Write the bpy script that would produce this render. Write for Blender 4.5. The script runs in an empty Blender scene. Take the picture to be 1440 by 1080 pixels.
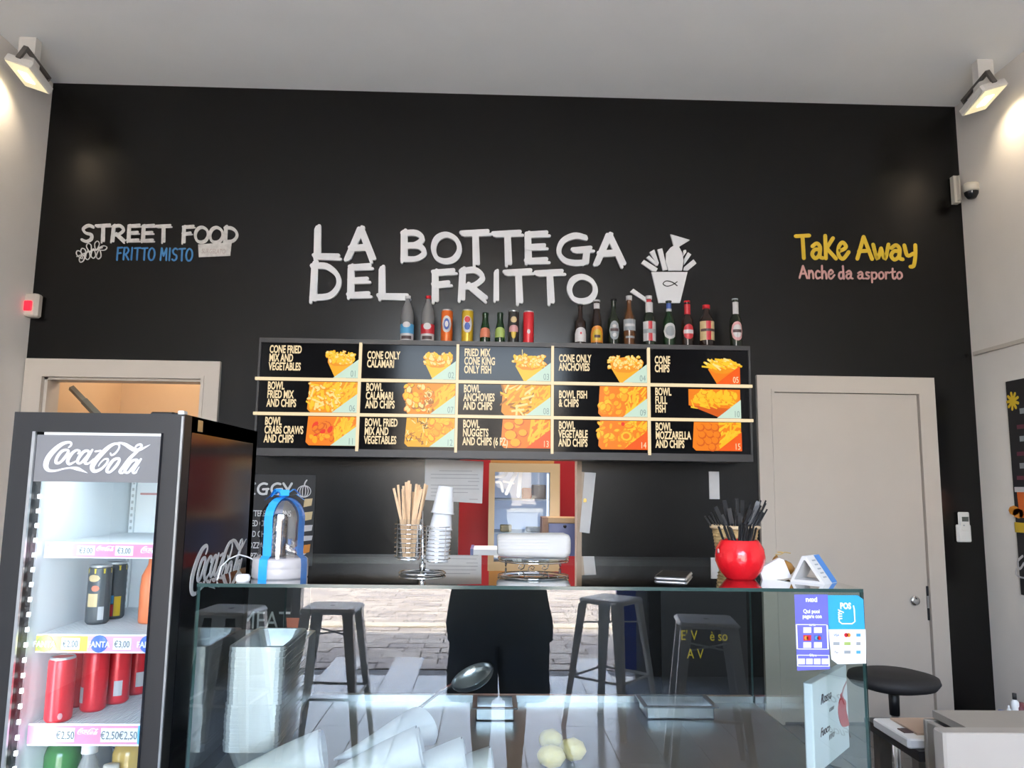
import bpy, bmesh, math, random
from mathutils import Vector, Matrix
random.seed(7)
C = bpy.context.scene.collection
PI = math.pi
# ------------------------------------------------------------------ camera
F = 1082.0; H = 1.43
def _axes(yaw, pitch, roll):
    y, p, r = map(math.radians, (yaw, pitch, roll))
    f = Vector((math.sin(y)*math.cos(p), math.cos(y)*math.cos(p), math.sin(p)))
    rt = Vector((math.cos(y), -math.sin(y), 0)); up = rt.cross(f)
    return rt*math.cos(r)+up*math.sin(r), up*math.cos(r)-rt*math.sin(r), f
RT, UP, FW = _axes(1.6, 7.585, 0.705)
cam = bpy.data.cameras.new('camera'); co = bpy.data.objects.new('camera', cam); C.objects.link(co)
cam.sensor_width = 36; cam.lens = F/1440*36; cam.clip_start = 0.02; cam.clip_end = 200
co.matrix_world = Matrix(((RT.x, UP.x, -FW.x, 0), (RT.y, UP.y, -FW.y, 0), (RT.z, UP.z, -FW.z, H), (0, 0, 0, 1)))
sc = bpy.context.scene; sc.camera = co
# ------------------------------------------------------------------ world, sun, exposure
w = bpy.data.worlds.new('sky'); sc.world = w; w.use_nodes = True
nt = w.node_tree; bg = nt.nodes['Background']
sky = nt.nodes.new('ShaderNodeTexSky'); sky.sky_type = 'NISHITA'; sky.sun_disc = False
sky.sun_elevation = math.radians(62); sky.sun_rotation = math.radians(-25); sky.dust_density = 2.0
hs = nt.nodes.new('ShaderNodeHueSaturation'); hs.inputs['Saturation'].default_value = .62; nt.links.new(sky.outputs[0], hs.inputs['Color']); nt.links.new(hs.outputs[0], bg.inputs[0]); bg.inputs[1].default_value = 3.5
sl = bpy.data.lights.new('sun', 'SUN'); sl.energy = 21; sl.angle = 0.01; sl.color = (1, .93, .82)
so = bpy.data.objects.new('sun', sl); C.objects.link(so)
so.rotation_euler = Vector((-0.16, 0.36, 1.0)).to_track_quat('Z', 'Y').to_euler()   # high sun behind the building
pl = bpy.data.lights.new('doorway_portal', 'AREA'); pl.shape = 'RECTANGLE'; pl.size = 2.75; pl.size_y = 3.7
pl.cycles.is_portal = True
po = bpy.data.objects.new('doorway_portal', pl); C.objects.link(po); po.location = (-.12, -2.45, 1.86); po.rotation_euler = (PI/2, 0, 0)
vs = sc.view_settings
vs.view_transform = 'Standard'; vs.look = 'None'; vs.gamma = 1; vs.use_curve_mapping = False; vs.exposure = 0.9
sc.cycles.max_bounces = 10; sc.cycles.transparent_max_bounces = 24; sc.cycles.glossy_bounces = 6; sc.cycles.diffuse_bounces = 5
sc.cycles.sample_clamp_indirect = 6
# ------------------------------------------------------------------ measuring helpers (sight line of a point -> point on a real plane)
def ray(px, py): return RT*((px-720)/F) - UP*((py-540)/F) + FW
def atY(px, py, Y):
    d = ray(px, py); t = Y/d.y; return Vector((d.x*t, Y, H+d.z*t))
def atZ(px, py, Z):
    d = ray(px, py); t = (Z-H)/d.z; return Vector((d.x*t, d.y*t, Z))
def atX(px, py, X):
    d = ray(px, py); t = X/d.x; return Vector((X, d.y*t, H+d.z*t))
# ------------------------------------------------------------------ materials
MATS = {}
def mat(name, col, rough=.5, metal=0, emit=None, es=1, noise=0, scale=8, bump=0, coat=0, spec=None, trans=0, alpha=1):
    if name in MATS: return MATS[name]
    m = bpy.data.materials.new(name); m.use_nodes = True; n = m.node_tree; b = n.nodes['Principled BSDF']
    b.inputs['Base Color'].default_value = (*col, 1); b.inputs['Roughness'].default_value = rough; b.inputs['Metallic'].default_value = metal
    if spec is not None: b.inputs['Specular IOR Level'].default_value = spec
    if coat: b.inputs['Coat Weight'].default_value = coat; b.inputs['Coat Roughness'].default_value = .05
    if emit: b.inputs['Emission Color'].default_value = (*emit, 1); b.inputs['Emission Strength'].default_value = es
    if trans: b.inputs['Transmission Weight'].default_value = trans
    if alpha < 1: b.inputs['Alpha'].default_value = alpha
    if noise or bump:
        tc = n.nodes.new('ShaderNodeTexCoord'); t = n.nodes.new('ShaderNodeTexNoise'); t.inputs['Scale'].default_value = scale; t.inputs['Detail'].default_value = 4
        n.links.new(tc.outputs['Object'], t.inputs['Vector'])
        if noise:
            r = n.nodes.new('ShaderNodeMapRange'); r.inputs['From Min'].default_value = .3; r.inputs['From Max'].default_value = .7
            r.inputs['To Min'].default_value = 1-noise; r.inputs['To Max'].default_value = 1+noise
            n.links.new(t.outputs['Fac'], r.inputs['Value'])
            v = n.nodes.new('ShaderNodeVectorMath'); v.operation = 'SCALE'; v.inputs[0].default_value = col
            n.links.new(r.outputs['Result'], v.inputs['Scale']); n.links.new(v.outputs['Vector'], b.inputs['Base Color'])
        if bump:
            bp = n.nodes.new('ShaderNodeBump'); bp.inputs['Strength'].default_value = bump; bp.inputs['Distance'].default_value = .01
            n.links.new(t.outputs['Fac'], bp.inputs['Height']); n.links.new(bp.outputs['Normal'], b.inputs['Normal'])
    MATS[name] = m; return m
def pane_glass(name, tint=(.93, .97, .96), k=1.0, power=1.0):
    if name in MATS: return MATS[name]
    m = bpy.data.materials.new(name); m.use_nodes = True; n = m.node_tree; n.nodes.clear()
    out = n.nodes.new('ShaderNodeOutputMaterial'); mx = n.nodes.new('ShaderNodeMixShader'); tr = n.nodes.new('ShaderNodeBsdfTransparent'); gl = n.nodes.new('ShaderNodeBsdfGlossy')
    tr.inputs[0].default_value = (*tint, 1); gl.inputs['Roughness'].default_value = 0; gl.inputs['Color'].default_value = (1, 1, 1, 1)
    fr = n.nodes.new('ShaderNodeFresnel'); fr.inputs[0].default_value = 1.52
    g = n.nodes.new('ShaderNodeNewGeometry')
    # both faces of the thin pane are counted at its front: 2F - F^2
    a = n.nodes.new('ShaderNodeMath'); a.operation = 'SUBTRACT'; a.inputs[0].default_value = 2
    b = n.nodes.new('ShaderNodeMath'); b.operation = 'MULTIPLY'; c = n.nodes.new('ShaderNodeMath'); c.operation = 'MULTIPLY'; c.inputs[1].default_value = k; c.use_clamp = True
    e = n.nodes.new('ShaderNodeMath'); e.operation = 'SUBTRACT'; e.inputs[0].default_value = 1
    f = n.nodes.new('ShaderNodeMath'); f.operation = 'MULTIPLY'
    L = n.links.new
    L(fr.outputs[0], a.inputs[1]); L(fr.outputs[0], b.inputs[0]); L(a.outputs[0], b.inputs[1]); L(b.outputs[0], c.inputs[0])
    L(g.outputs['Backfacing'], e.inputs[1]); L(c.outputs[0], f.inputs[0]); L(e.outputs[0], f.inputs[1])
    L(f.outputs[0], mx.inputs[0]); L(tr.outputs[0], mx.inputs[1]); L(gl.outputs[0], mx.inputs[2]); L(mx.outputs[0], out.inputs[0])
    MATS[name] = m; return m
def glow(name, col, s=1.0):
    if name in MATS: return MATS[name]
    return mat(name, tuple(c*.06 for c in col), rough=.3, emit=col, es=s*.5, spec=.2)

wall_white = mat('wall_white_paint', (.70, .655, .605), rough=.75, noise=.03, scale=3)
ceil_white = mat('ceiling_paint', (.90, .91, .90), rough=.8, noise=.02, scale=2)
wall_black = mat('black_satin_paint', (.002, .0017, .0015), rough=.25, noise=.25, scale=5, spec=.37)
white_trim = mat('white_lacquer', (.50, .445, .385), rough=.4, noise=.02, scale=4)
white = mat('plain_white', (.72, .72, .71), rough=.5)
paper = mat('paper_white', (.58, .57, .56), rough=.8, noise=.03, scale=12)
black_gloss = mat('black_gloss_plastic', (.010, .010, .012), rough=.12)
black_mat = mat('black_plastic', (.008, .008, .009), rough=.42)
black_soft = mat('black_matte', (.012, .011, .012), rough=.7)
chrome = mat('chrome', (.72, .73, .74), rough=.12, metal=1)
steel = mat('brushed_steel', (.55, .56, .57), rough=.28, metal=1, noise=.06, scale=30)
alu = mat('aluminium_foil', (.60, .61, .62), rough=.30, metal=.75, noise=.06, scale=60)
glass = pane_glass('case_glass', (.92, .96, .95), k=.85)
glass_top = pane_glass('counter_top_glass', (.52, .56, .56), k=1.1)
clear = pane_glass('clear_glass', (.93, .95, .95), k=1.0)
gedge = mat('glass_edge_green', (.03, .06, .055), rough=.15)
red = mat('red_glazed', (.62, .012, .02), rough=.22, coat=.5)
cream_led = glow('cream_led', (1, .80, .50), 1.0)
letter_white = mat('letter_white', (.66, .67, .69), rough=.5)
# ------------------------------------------------------------------ mesh builder
class MB:
    def __init__(s): s.v = []; s.f = []; s.m = []; s.mats = []; s.sm = []
    def mi(s, m):
        if m not in s.mats: s.mats.append(m)
        return s.mats.index(m)
    def add(s, vs_, fs, m, smooth=False):
        o = len(s.v); s.v += [tuple(p) for p in vs_]; k = s.mi(m)
        for f in fs: s.f.append(tuple(i+o for i in f)); s.m.append(k); s.sm.append(smooth)
    def box(s, a, b, m, M=None):
        x0, y0, z0 = a; x1, y1, z1 = b
        P = [Vector(p) for p in ((x0,y0,z0),(x1,y0,z0),(x1,y1,z0),(x0,y1,z0),(x0,y0,z1),(x1,y0,z1),(x1,y1,z1),(x0,y1,z1))]
        if M: P = [M @ p for p in P]
        s.add(P, [(0,3,2,1),(4,5,6,7),(0,1,5,4),(1,2,6,5),(2,3,7,6),(3,0,4,7)], m)
    def rbox(s, a, b, m, r=.01, M=None):   # box with chamfered vertical edges and top
        x0, y0, z0 = a; x1, y1, z1 = b
        def ring(z, i): return [(x0+r, y0+i, z),(x1-r, y0+i, z),(x1-i, y0+r, z),(x1-i, y1-r, z),(x1-r, y1-i, z),(x0+r, y1-i, z),(x0+i, y1-r, z),(x0+i, y0+r, z)]
        rs = [ring(z0, r*.5), ring(z0+r*.5, 0), ring(z1-r*.5, 0), ring(z1, r*.5)]
        P = [Vector(p) for q in rs for p in q]
        if M: P = [M @ p for p in P]
        fs = [tuple(range(7, -1, -1)), tuple(range(24, 32))]
        for k in range(3):
            for i in range(8): j = (i+1) % 8; fs.append((k*8+i, k*8+j, k*8+8+j, k*8+8+i))
        s.add(P, fs, m)
    def lathe(s, prof, m, c=(0,0,0), n=20, M=None, cap=True):
        P = []; fs = []
        for r, z in prof:
            for i in range(n):
                a = 2*PI*i/n; P.append(Vector((c[0]+r*math.cos(a), c[1]+r*math.sin(a), c[2]+z)))
        if M: P = [M @ p for p in P]
        for k in range(len(prof)-1):
            for i in range(n): j = (i+1) % n; fs.append((k*n+i, k*n+j, k*n+n+j, k*n+n+i))
        s.add(P, fs, m, True)
        if cap:
            o = len(P)-n
            s.add(P[:n], [tuple(range(n-1, -1, -1))], m); s.add(P[o:], [tuple(range(n))], m)
    def tube(s, pts, r, m, n=8, closed=False, caps=True):
        pts = [Vector(p) for p in pts]; rr = r if isinstance(r, (list, tuple)) else [r]*len(pts); P = []; N = len(pts); ref = None
        for i, p in enumerate(pts):
            if closed: d = (pts[(i+1) % N]-pts[i-1])
            else: d = pts[min(i+1, N-1)]-pts[max(i-1, 0)]
            d = d.normalized() if d.length > 1e-9 else Vector((0,0,1))
            if ref is None: ref = Vector((0,0,1)) if abs(d.z) < .9 else Vector((1,0,0))
            u = (ref-d*ref.dot(d)).normalized(); ref = u; v = d.cross(u)
            for k in range(n):
                a = 2*PI*k/n; P.append(p+(u*math.cos(a)+v*math.sin(a))*rr[i])
        fs = []
        for i in range(N if closed else N-1):
            for k in range(n): a, b = i*n, ((i+1) % N)*n; j = (k+1) % n; fs.append((a+k, a+j, b+j, b+k))
        if not closed and caps: fs += [tuple(range(n-1, -1, -1)), tuple(range((N-1)*n, N*n))]
        s.add(P, fs, m, n > 5)
    def prism(s, poly, d, m, M=None, tr=None):   # poly in 2D (u,v); d thickness along +w ; tr maps (u,v,w)->Vector
        n = len(poly)
        A = sum(poly[i][0]*poly[(i+1) % n][1]-poly[(i+1) % n][0]*poly[i][1] for i in range(n))
        if A < 0: poly = poly[::-1]
        tr = tr or (lambda u, v, w_: Vector((u, w_, v)))
        P = [tr(u, v, 0) for u, v in poly]+[tr(u, v, d) for u, v in poly]
        fs = [tuple(range(n)), tuple(range(2*n-1, n-1, -1))]
        for i in range(n): j = (i+1) % n; fs.append((i, n+i, n+j, j))
        s.add(P, fs, m)
    def stroke(s, pts, wd, d, m, tr=None, smooth=True, closed=False):
        s.kk = getattr(s, 'kk', 0)+1; d = d+min(.0004, d*.06)*s.kk
        tr = tr or (lambda u, v, w_: Vector((u, w_, v)))
        ww = wd if isinstance(wd, (list, tuple)) else [wd]*len(pts)
        Q = [(p[0], p[1], x) for p, x in zip(pts, ww)]
        if smooth and len(Q) > 2:
            S = []; N = len(Q)
            for i in range(N if closed else N-1):
                g = (lambda k: Q[k % N]) if closed else (lambda k: Q[max(0, min(N-1, k))])
                p0, p1, p2, p3 = g(i-1), g(i), g(i+1), g(i+2)
                for q in range(5):
                    t = q/5
                    S.append(tuple(.5*((2*p1[k])+(-p0[k]+p2[k])*t+(2*p0[k]-5*p1[k]+4*p2[k]-p3[k])*t*t+(-p0[k]+3*p1[k]-3*p2[k]+p3[k])*t**3) for k in range(3)))
            S.append(Q[0] if closed else Q[-1]); Q = S
        L = []; R = []; N = len(Q)
        for i in range(N):
            a = Q[max(i-1, 0)]; b = Q[min(i+1, N-1)]
            if closed and i in (0, N-1): a = Q[N-2]; b = Q[1]
            dx, dy = b[0]-a[0], b[1]-a[1]; l = math.hypot(dx, dy) or 1; nx, ny = -dy/l, dx/l; h = max(Q[i][2], 1e-5)/2
            L.append((Q[i][0]+nx*h, Q[i][1]+ny*h)); R.append((Q[i][0]-nx*h, Q[i][1]-ny*h))
        P = []; fs = []
        for i in range(N): P += [tr(*L[i], d), tr(*R[i], d), tr(*L[i], 0), tr(*R[i], 0)]
        for i in range(N-1):
            o = 4*i; fs += [(o, o+1, o+5, o+4), (o+1, o+3, o+7, o+5), (o+2, o, o+4, o+6), (o+2, o+6, o+7, o+3)]
        fs += [(0, 2, 3, 1), (4*N-4, 4*N-3, 4*N-1, 4*N-2)]
        s.add(P, fs, m)
        if not closed:
            for e, o in ((0, 1), (N-1, N-2)):      # round ends
                h = Q[e][2]/2
                if h < 1e-4: continue
                s.prism([(Q[e][0]+h*math.cos(a*PI/4), Q[e][1]+h*math.sin(a*PI/4)) for a in range(8)], d*.98, m, tr=tr)
    def build(s, name, parent=None, loc=None, label=None):
        me = bpy.data.meshes.new(name); me.from_pydata(s.v, [], s.f); me.update()
        for m in s.mats: me.materials.append(m)
        me.polygons.foreach_set('material_index', s.m); me.polygons.foreach_set('use_smooth', s.sm)
        o = bpy.data.objects.new(name, me); C.objects.link(o)
        if parent: o.parent = parent
        if loc: o.location = loc
        if label: o['label'] = label
        return o
def tag(o, label, cat, group=None):
    o['label'] = label; o['category'] = cat
    if group: o['group'] = group
    return o
def struct(o, kind='structure'): o['kind'] = kind; return o
def empty(name, loc, label=None, cat=None, group=None, rz=0):
    o = bpy.data.objects.new(name, None); C.objects.link(o); o.location = loc; o.rotation_euler.z = rz; o.empty_display_size = .1
    if label: tag(o, label, cat, group)
    return o
def text(body, loc, size, m, parent=None, name='lettering', sx=1.0, bold=0.0, shear=0, depth=.0006, align='LEFT', rot=(PI/2, 0, 0), line=1.0):
    c = bpy.data.curves.new(name, 'FONT'); c.body = body; c.size = size; c.extrude = depth; c.offset = bold; c.shear = shear; c.align_x = align; c.space_line = line; c.resolution_u = 3
    c.materials.append(m); o = bpy.data.objects.new(name, c); C.objects.link(o); o.scale = (sx, 1, 1); o.rotation_euler = rot
    if parent: o.parent = parent
    o.location = Vector(loc) - (Vector(parent.location) if parent else Vector()); return o
def wbox(name, a, b, m, parent=None, r=0):
    q = MB()
    if parent: p = Vector(parent.location); a = Vector(a)-p; b = Vector(b)-p
    (q.rbox(a, b, m, r) if r else q.box(a, b, m)); return q.build(name, parent)

# ================================================================== THE ROOM
WY = 4.94; XL, XR = -2.966, 3.184; ZC = 4.075; FY = -2.5
op = dict(x0=atY(634, 700, WY).x, x1=atY(818, 700, WY).x, z0=.95, z1=2.05)   # kitchen pass-through
dl = dict(x0=-2.84, x1=-1.83, z0=0, z1=2.09)                                 # left doorway
xs = [XL, dl['x0'], dl['x1'], op['x0'], op['x1'], XR]; zs = [0, op['z0'], op['z1'], dl['z1'], ZC]
q = MB()
for i in range(5):
    for k in range(4):
        if (i == 1 and k < 3) or (i == 3 and k == 1): continue
        q.box((xs[i], WY, zs[k]), (xs[i+1], WY+.12, zs[k+1]), wall_black)
struct(q.build('wall_back'))
struct(wbox('wall_left', (XL-.12, FY, 0), (XL, WY+.12, ZC), wall_white))
struct(wbox('wall_right', (XR, FY, 0), (XR+.12, WY+.12, ZC), wall_white))
struct(wbox('ceiling', (XL-.12, FY-.2, ZC), (XR+.12, 7.2, ZC+.15), ceil_white))
front_dark = mat('front_wall_charcoal', (.05, .05, .052), rough=.6)
EX0, EX1, EZ = -1.5, 1.25, 3.75
q = MB()
q.box((XL-.12, FY-.2, 0), (EX0, FY, ZC), front_dark); q.box((EX1, FY-.2, 0), (XR+.12, FY, ZC), front_dark); q.box((EX0, FY-.2, EZ), (EX1, FY, ZC), front_dark)
struct(q.build('wall_front'))
fr = MB(); fm = mat('grey_aluminium_frame', (.30, .31, .31), rough=.4, metal=.3)
fr.box((EX0, FY-.15, 0), (EX0+.06, FY-.05, EZ), fm); fr.box((EX1-.1, FY-.15, 0), (EX1, FY-.05, EZ), fm); fr.box((EX0, FY-.15, EZ-.08), (EX1, FY-.05, EZ), fm)
struct(fr.build('door_3'))
# floor: a screed base with long grey planks laid front to back
grout = mat('floor_screed', (.05, .05, .05), rough=.6)
fl = struct(wbox('floor', (XL-.12, FY-.2, -.1), (XR+.12, 7.2, -.008), grout))
pm = [mat('floor_plank_%d' % i, c, rough=.15, noise=.10, scale=3, spec=.4) for i, c in enumerate(((.25, .29, .33), (.28, .32, .36), (.23, .27, .31), (.085, .076, .068), (.095, .086, .078)))]  # sky reflection painted into the bluish front planks, shade into the darker rear ones
PW, PL = .245, 1.24
meshes = []
for mm in pm:
    q = MB(); q.box((-.5*PW+.003, -.5*PL+.003, -.01), (.5*PW-.003, .5*PL-.003, 0), mm); o = q.build('floor_plank'); meshes.append(o.data); bpy.data.objects.remove(o)
nx = int((XR-XL)/PW)
for i in range(nx+1):
    for j in range(-1, 7):
        x = XL+PW*(i+.5); y = FY+PL*(j+.5)+(i % 2)*.5*PL
        if x+PW/2 > XR+.1 or y > WY+.6 or y < FY: continue
        o = bpy.data.objects.new('floor_plank', random.choice(meshes[:3] if y < 2.3 else meshes[3:])); C.objects.link(o); o.parent = fl; o.location = (x, y, 0)
# street outside
ground = mat('street_ground', (.30, .28, .25), rough=.9, noise=.1, scale=2)
struct(wbox('ground', (-30, -40, -.14), (30, FY-.2, -.03), ground))
pavc = [mat('paver_%d' % i, c, rough=.85, noise=.12, scale=9) for i, c in enumerate(((.42, .36, .30), (.36, .31, .27), (.48, .42, .35)))]
pale = mat('pale_kerb_stone', (.66, .58, .45), rough=.8, noise=.05, scale=5)
q = MB()
y = FY-.22; row = 0
while y > -11.5:
    if -4.62 > y-.2 and y > -4.62: pass
    x = -6+(row % 2)*.16
    while x < 6:
        diag = abs((x+2.4)-(-y-4.9)*-.55) < .22
        q.box((x+.006, y-.194, -.03), (x+.314, y-.006, random.uniform(-.006, 0)), pale if diag and y < -4.6 else random.choice(pavc)); x += .32
    y -= .2; row += 1
struct(q.build('pavement_stones'), 'stuff')
k = MB(); k.rbox((-6, -4.72, -.03), (6, -4.5, .012), pale, .01); struct(k.build('trim_1'))
fac = mat('opposite_facade', (.62, .53, .42), rough=.85, noise=.05, scale=.8); shut = mat('green_shutter', (.05, .09, .07), rough=.6); dark_glass = mat('dark_window', (.04, .05, .06), rough=.1)
ob = empty('street_building', (0, -32, 0), 'cream plastered building across the street facing the shop entrance', 'building')
wbox('wall', (-16, -35, 0), (16, -32, 6.5), fac, ob)
for i in range(-5, 6):
    for kf in range(2):
        x = i*2.8; z = .9+kf*2.9
        f = MB(); f.box((x-.5, .0, z), (x+.5, .04, z+1.5), white_trim); f.box((x-.42, .03, z+.08), (x-.03, .06, z+1.42), dark_glass); f.box((x+.03, .03, z+.08), (x+.42, .06, z+1.42), dark_glass)
        f.build('window', ob)

# skirting, doors
struct(wbox('baseboard_back', (1.0, WY-.015, 0), (XR, WY, .07), mat('skirting_grey', (.10, .10, .095), rough=.4)))
d2 = empty('door_2', (2.3, WY, 0)); d2['kind'] = 'structure'
a = atY(1062, 528, WY); b = atY(1310, 532, WY)
dx0, dx1, dz = a.x, b.x, 2.17
fz = MB()
def door_frame(x0, x1, z1, wd, par, y=WY):
    q = MB(); p = par.location
    for (c0, c1) in (((x0, y-.03, 0), (x0+wd, y+.02, z1)), ((x1-wd, y-.03, 0), (x1, y+.02, z1)), ((x0+wd, y-.03, z1-wd), (x1-wd, y+.02, z1))):
        q.box(Vector(c0)-p, Vector(c1)-p, white_trim)
    for (c0, c1) in (((x0+wd-.02, y-.036, 0), (x0+wd, y-.03, z1-wd)), ((x1-wd, y-.036, 0), (x1-wd+.02, y-.03, z1-wd)), ((x0+wd-.02, y-.036, z1-wd), (x1-wd+.02, y-.03, z1-wd+.02))):
        q.box(Vector(c0)-p, Vector(c1)-p, white_trim)
    return q.build('door_frame', par)
door_frame(dx0, dx1, dz, .11, d2)
wbox('door_leaf', (dx0+.114, WY-.018, .012), (dx1-.118, WY+.02, dz-.114), white_trim, d2)
kp = atY(1283, 844, WY)
kn = MB(); kn.lathe([(.0, 0), (.026, 0), (.031, .008), (.028, .02), (.015, .024), (0, .024)], chrome, n=20, M=Matrix.Rotation(PI/2, 4, 'X')); kn.build('door_handle', d2, Vector((kp.x, WY-.018, kp.z))-d2.location)
lk = MB(); lk.box((-.012, -.003, -.12), (.002, .0, .09), black_mat); lk.box((-.010, -.006, -.045), (.0, -.001, .03), steel); lk.build('lock_plate', d2, Vector((dx1-.117, WY-.019, kp.z))-d2.location)
d1 = empty('door_1', (-2.34, WY, 0)); d1['kind'] = 'structure'
door_frame(-2.954, -1.73, 2.2, .115, d1)
jb = MB()
for c0, c1 in (((-2.84, WY, 0), (-2.82, WY+.14, 2.09)), ((-1.85, WY, 0), (-1.83, WY+.14, 2.09)), ((-2.84, WY, 2.07), (-1.83, WY+.14, 2.09))): jb.box(Vector(c0)-d1.location, Vector(c1)-d1.location, white_trim)
jb.build('jamb_lining', d1)
# back room seen through the left doorway
peach = mat('peach_plaster', (.62, .44, .28), rough=.8, noise=.03, scale=3)
q = MB(); q.box((-3.1, 6.3, 0), (-1.2, 6.4, 2.9), peach); q.box((-3.1, WY+.12, 0), (-3.0, 6.3, 2.9), peach); q.box((-3.1, WY+.12, 2.9), (-1.2, 6.4, 3.0), peach)
struct(q.build('wall_room_left'))
q = MB(); q.box((-1.3, WY+.12, 0), (-1.2, 6.3, 2.9), white_trim); q.box((-1.62, 6.2, 0), (-1.3, 6.3, 2.9), white_trim); struct(q.build('wall_room_side'))
a1 = atY(100, 545, 5.3); a2 = atY(160, 607, 5.3)
dm = mat('dark_green_metal', (.12, .13, .115), rough=.5)
q = MB(); dirv = (a2-a1); q.tube([a1, a1+dirv*.35], .022, mat('grey_bar_tip', (.16, .16, .14), rough=.5), n=4); q.tube([a1+dirv*.3, a1+dirv*1.25], .026, dm, n=4)
tag(q.build('leaning_bar'), 'dark grey slanted bar seen in the warm back room through left doorway', 'bar')
bl = bpy.data.lights.new('back_room_lamp', 'POINT'); bl.energy = 16; bl.color = (1, .86, .68); bl.shadow_soft_size = .25
bo = bpy.data.objects.new('back_room_lamp', bl); C.objects.link(bo); bo.location = (-2.3, 5.7, 2.7)
# kitchen behind the pass-through
kred = mat('kitchen_red_paint', (.33, .006, .012), rough=.5, noise=.08, scale=3)
q = MB(); q.box((-1.2, 6.7, 0), (1.9, 6.8, 2.9), kred); q.box((1.8, WY+.12, 0), (1.9, 6.7, 2.9), kred); q.box((-1.2, WY+.12, 2.9), (1.9, 6.8, 3.0), white)
struct(q.build('wall_kitchen'))
kl = bpy.data.lights.new('kitchen_lamp', 'AREA'); kl.energy = 26; kl.size = .8; kl.color = (1, .95, .88)
ko = bpy.data.objects.new('kitchen_lamp', kl); C.objects.link(ko); ko.location = (.5, 5.5, 2.8)
jw = mat('jamb_wood', (.42, .31, .22), rough=.6, noise=.1, scale=12)
q = MB(); q.box((op['x1']-.03, WY-.006, .95), (op['x1'], WY+.12, 2.05), jw); q.box((op['x0'], WY, .95), (op['x0']+.05, WY+.12, 2.05), wall_black); struct(q.build('trim_2'))

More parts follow.
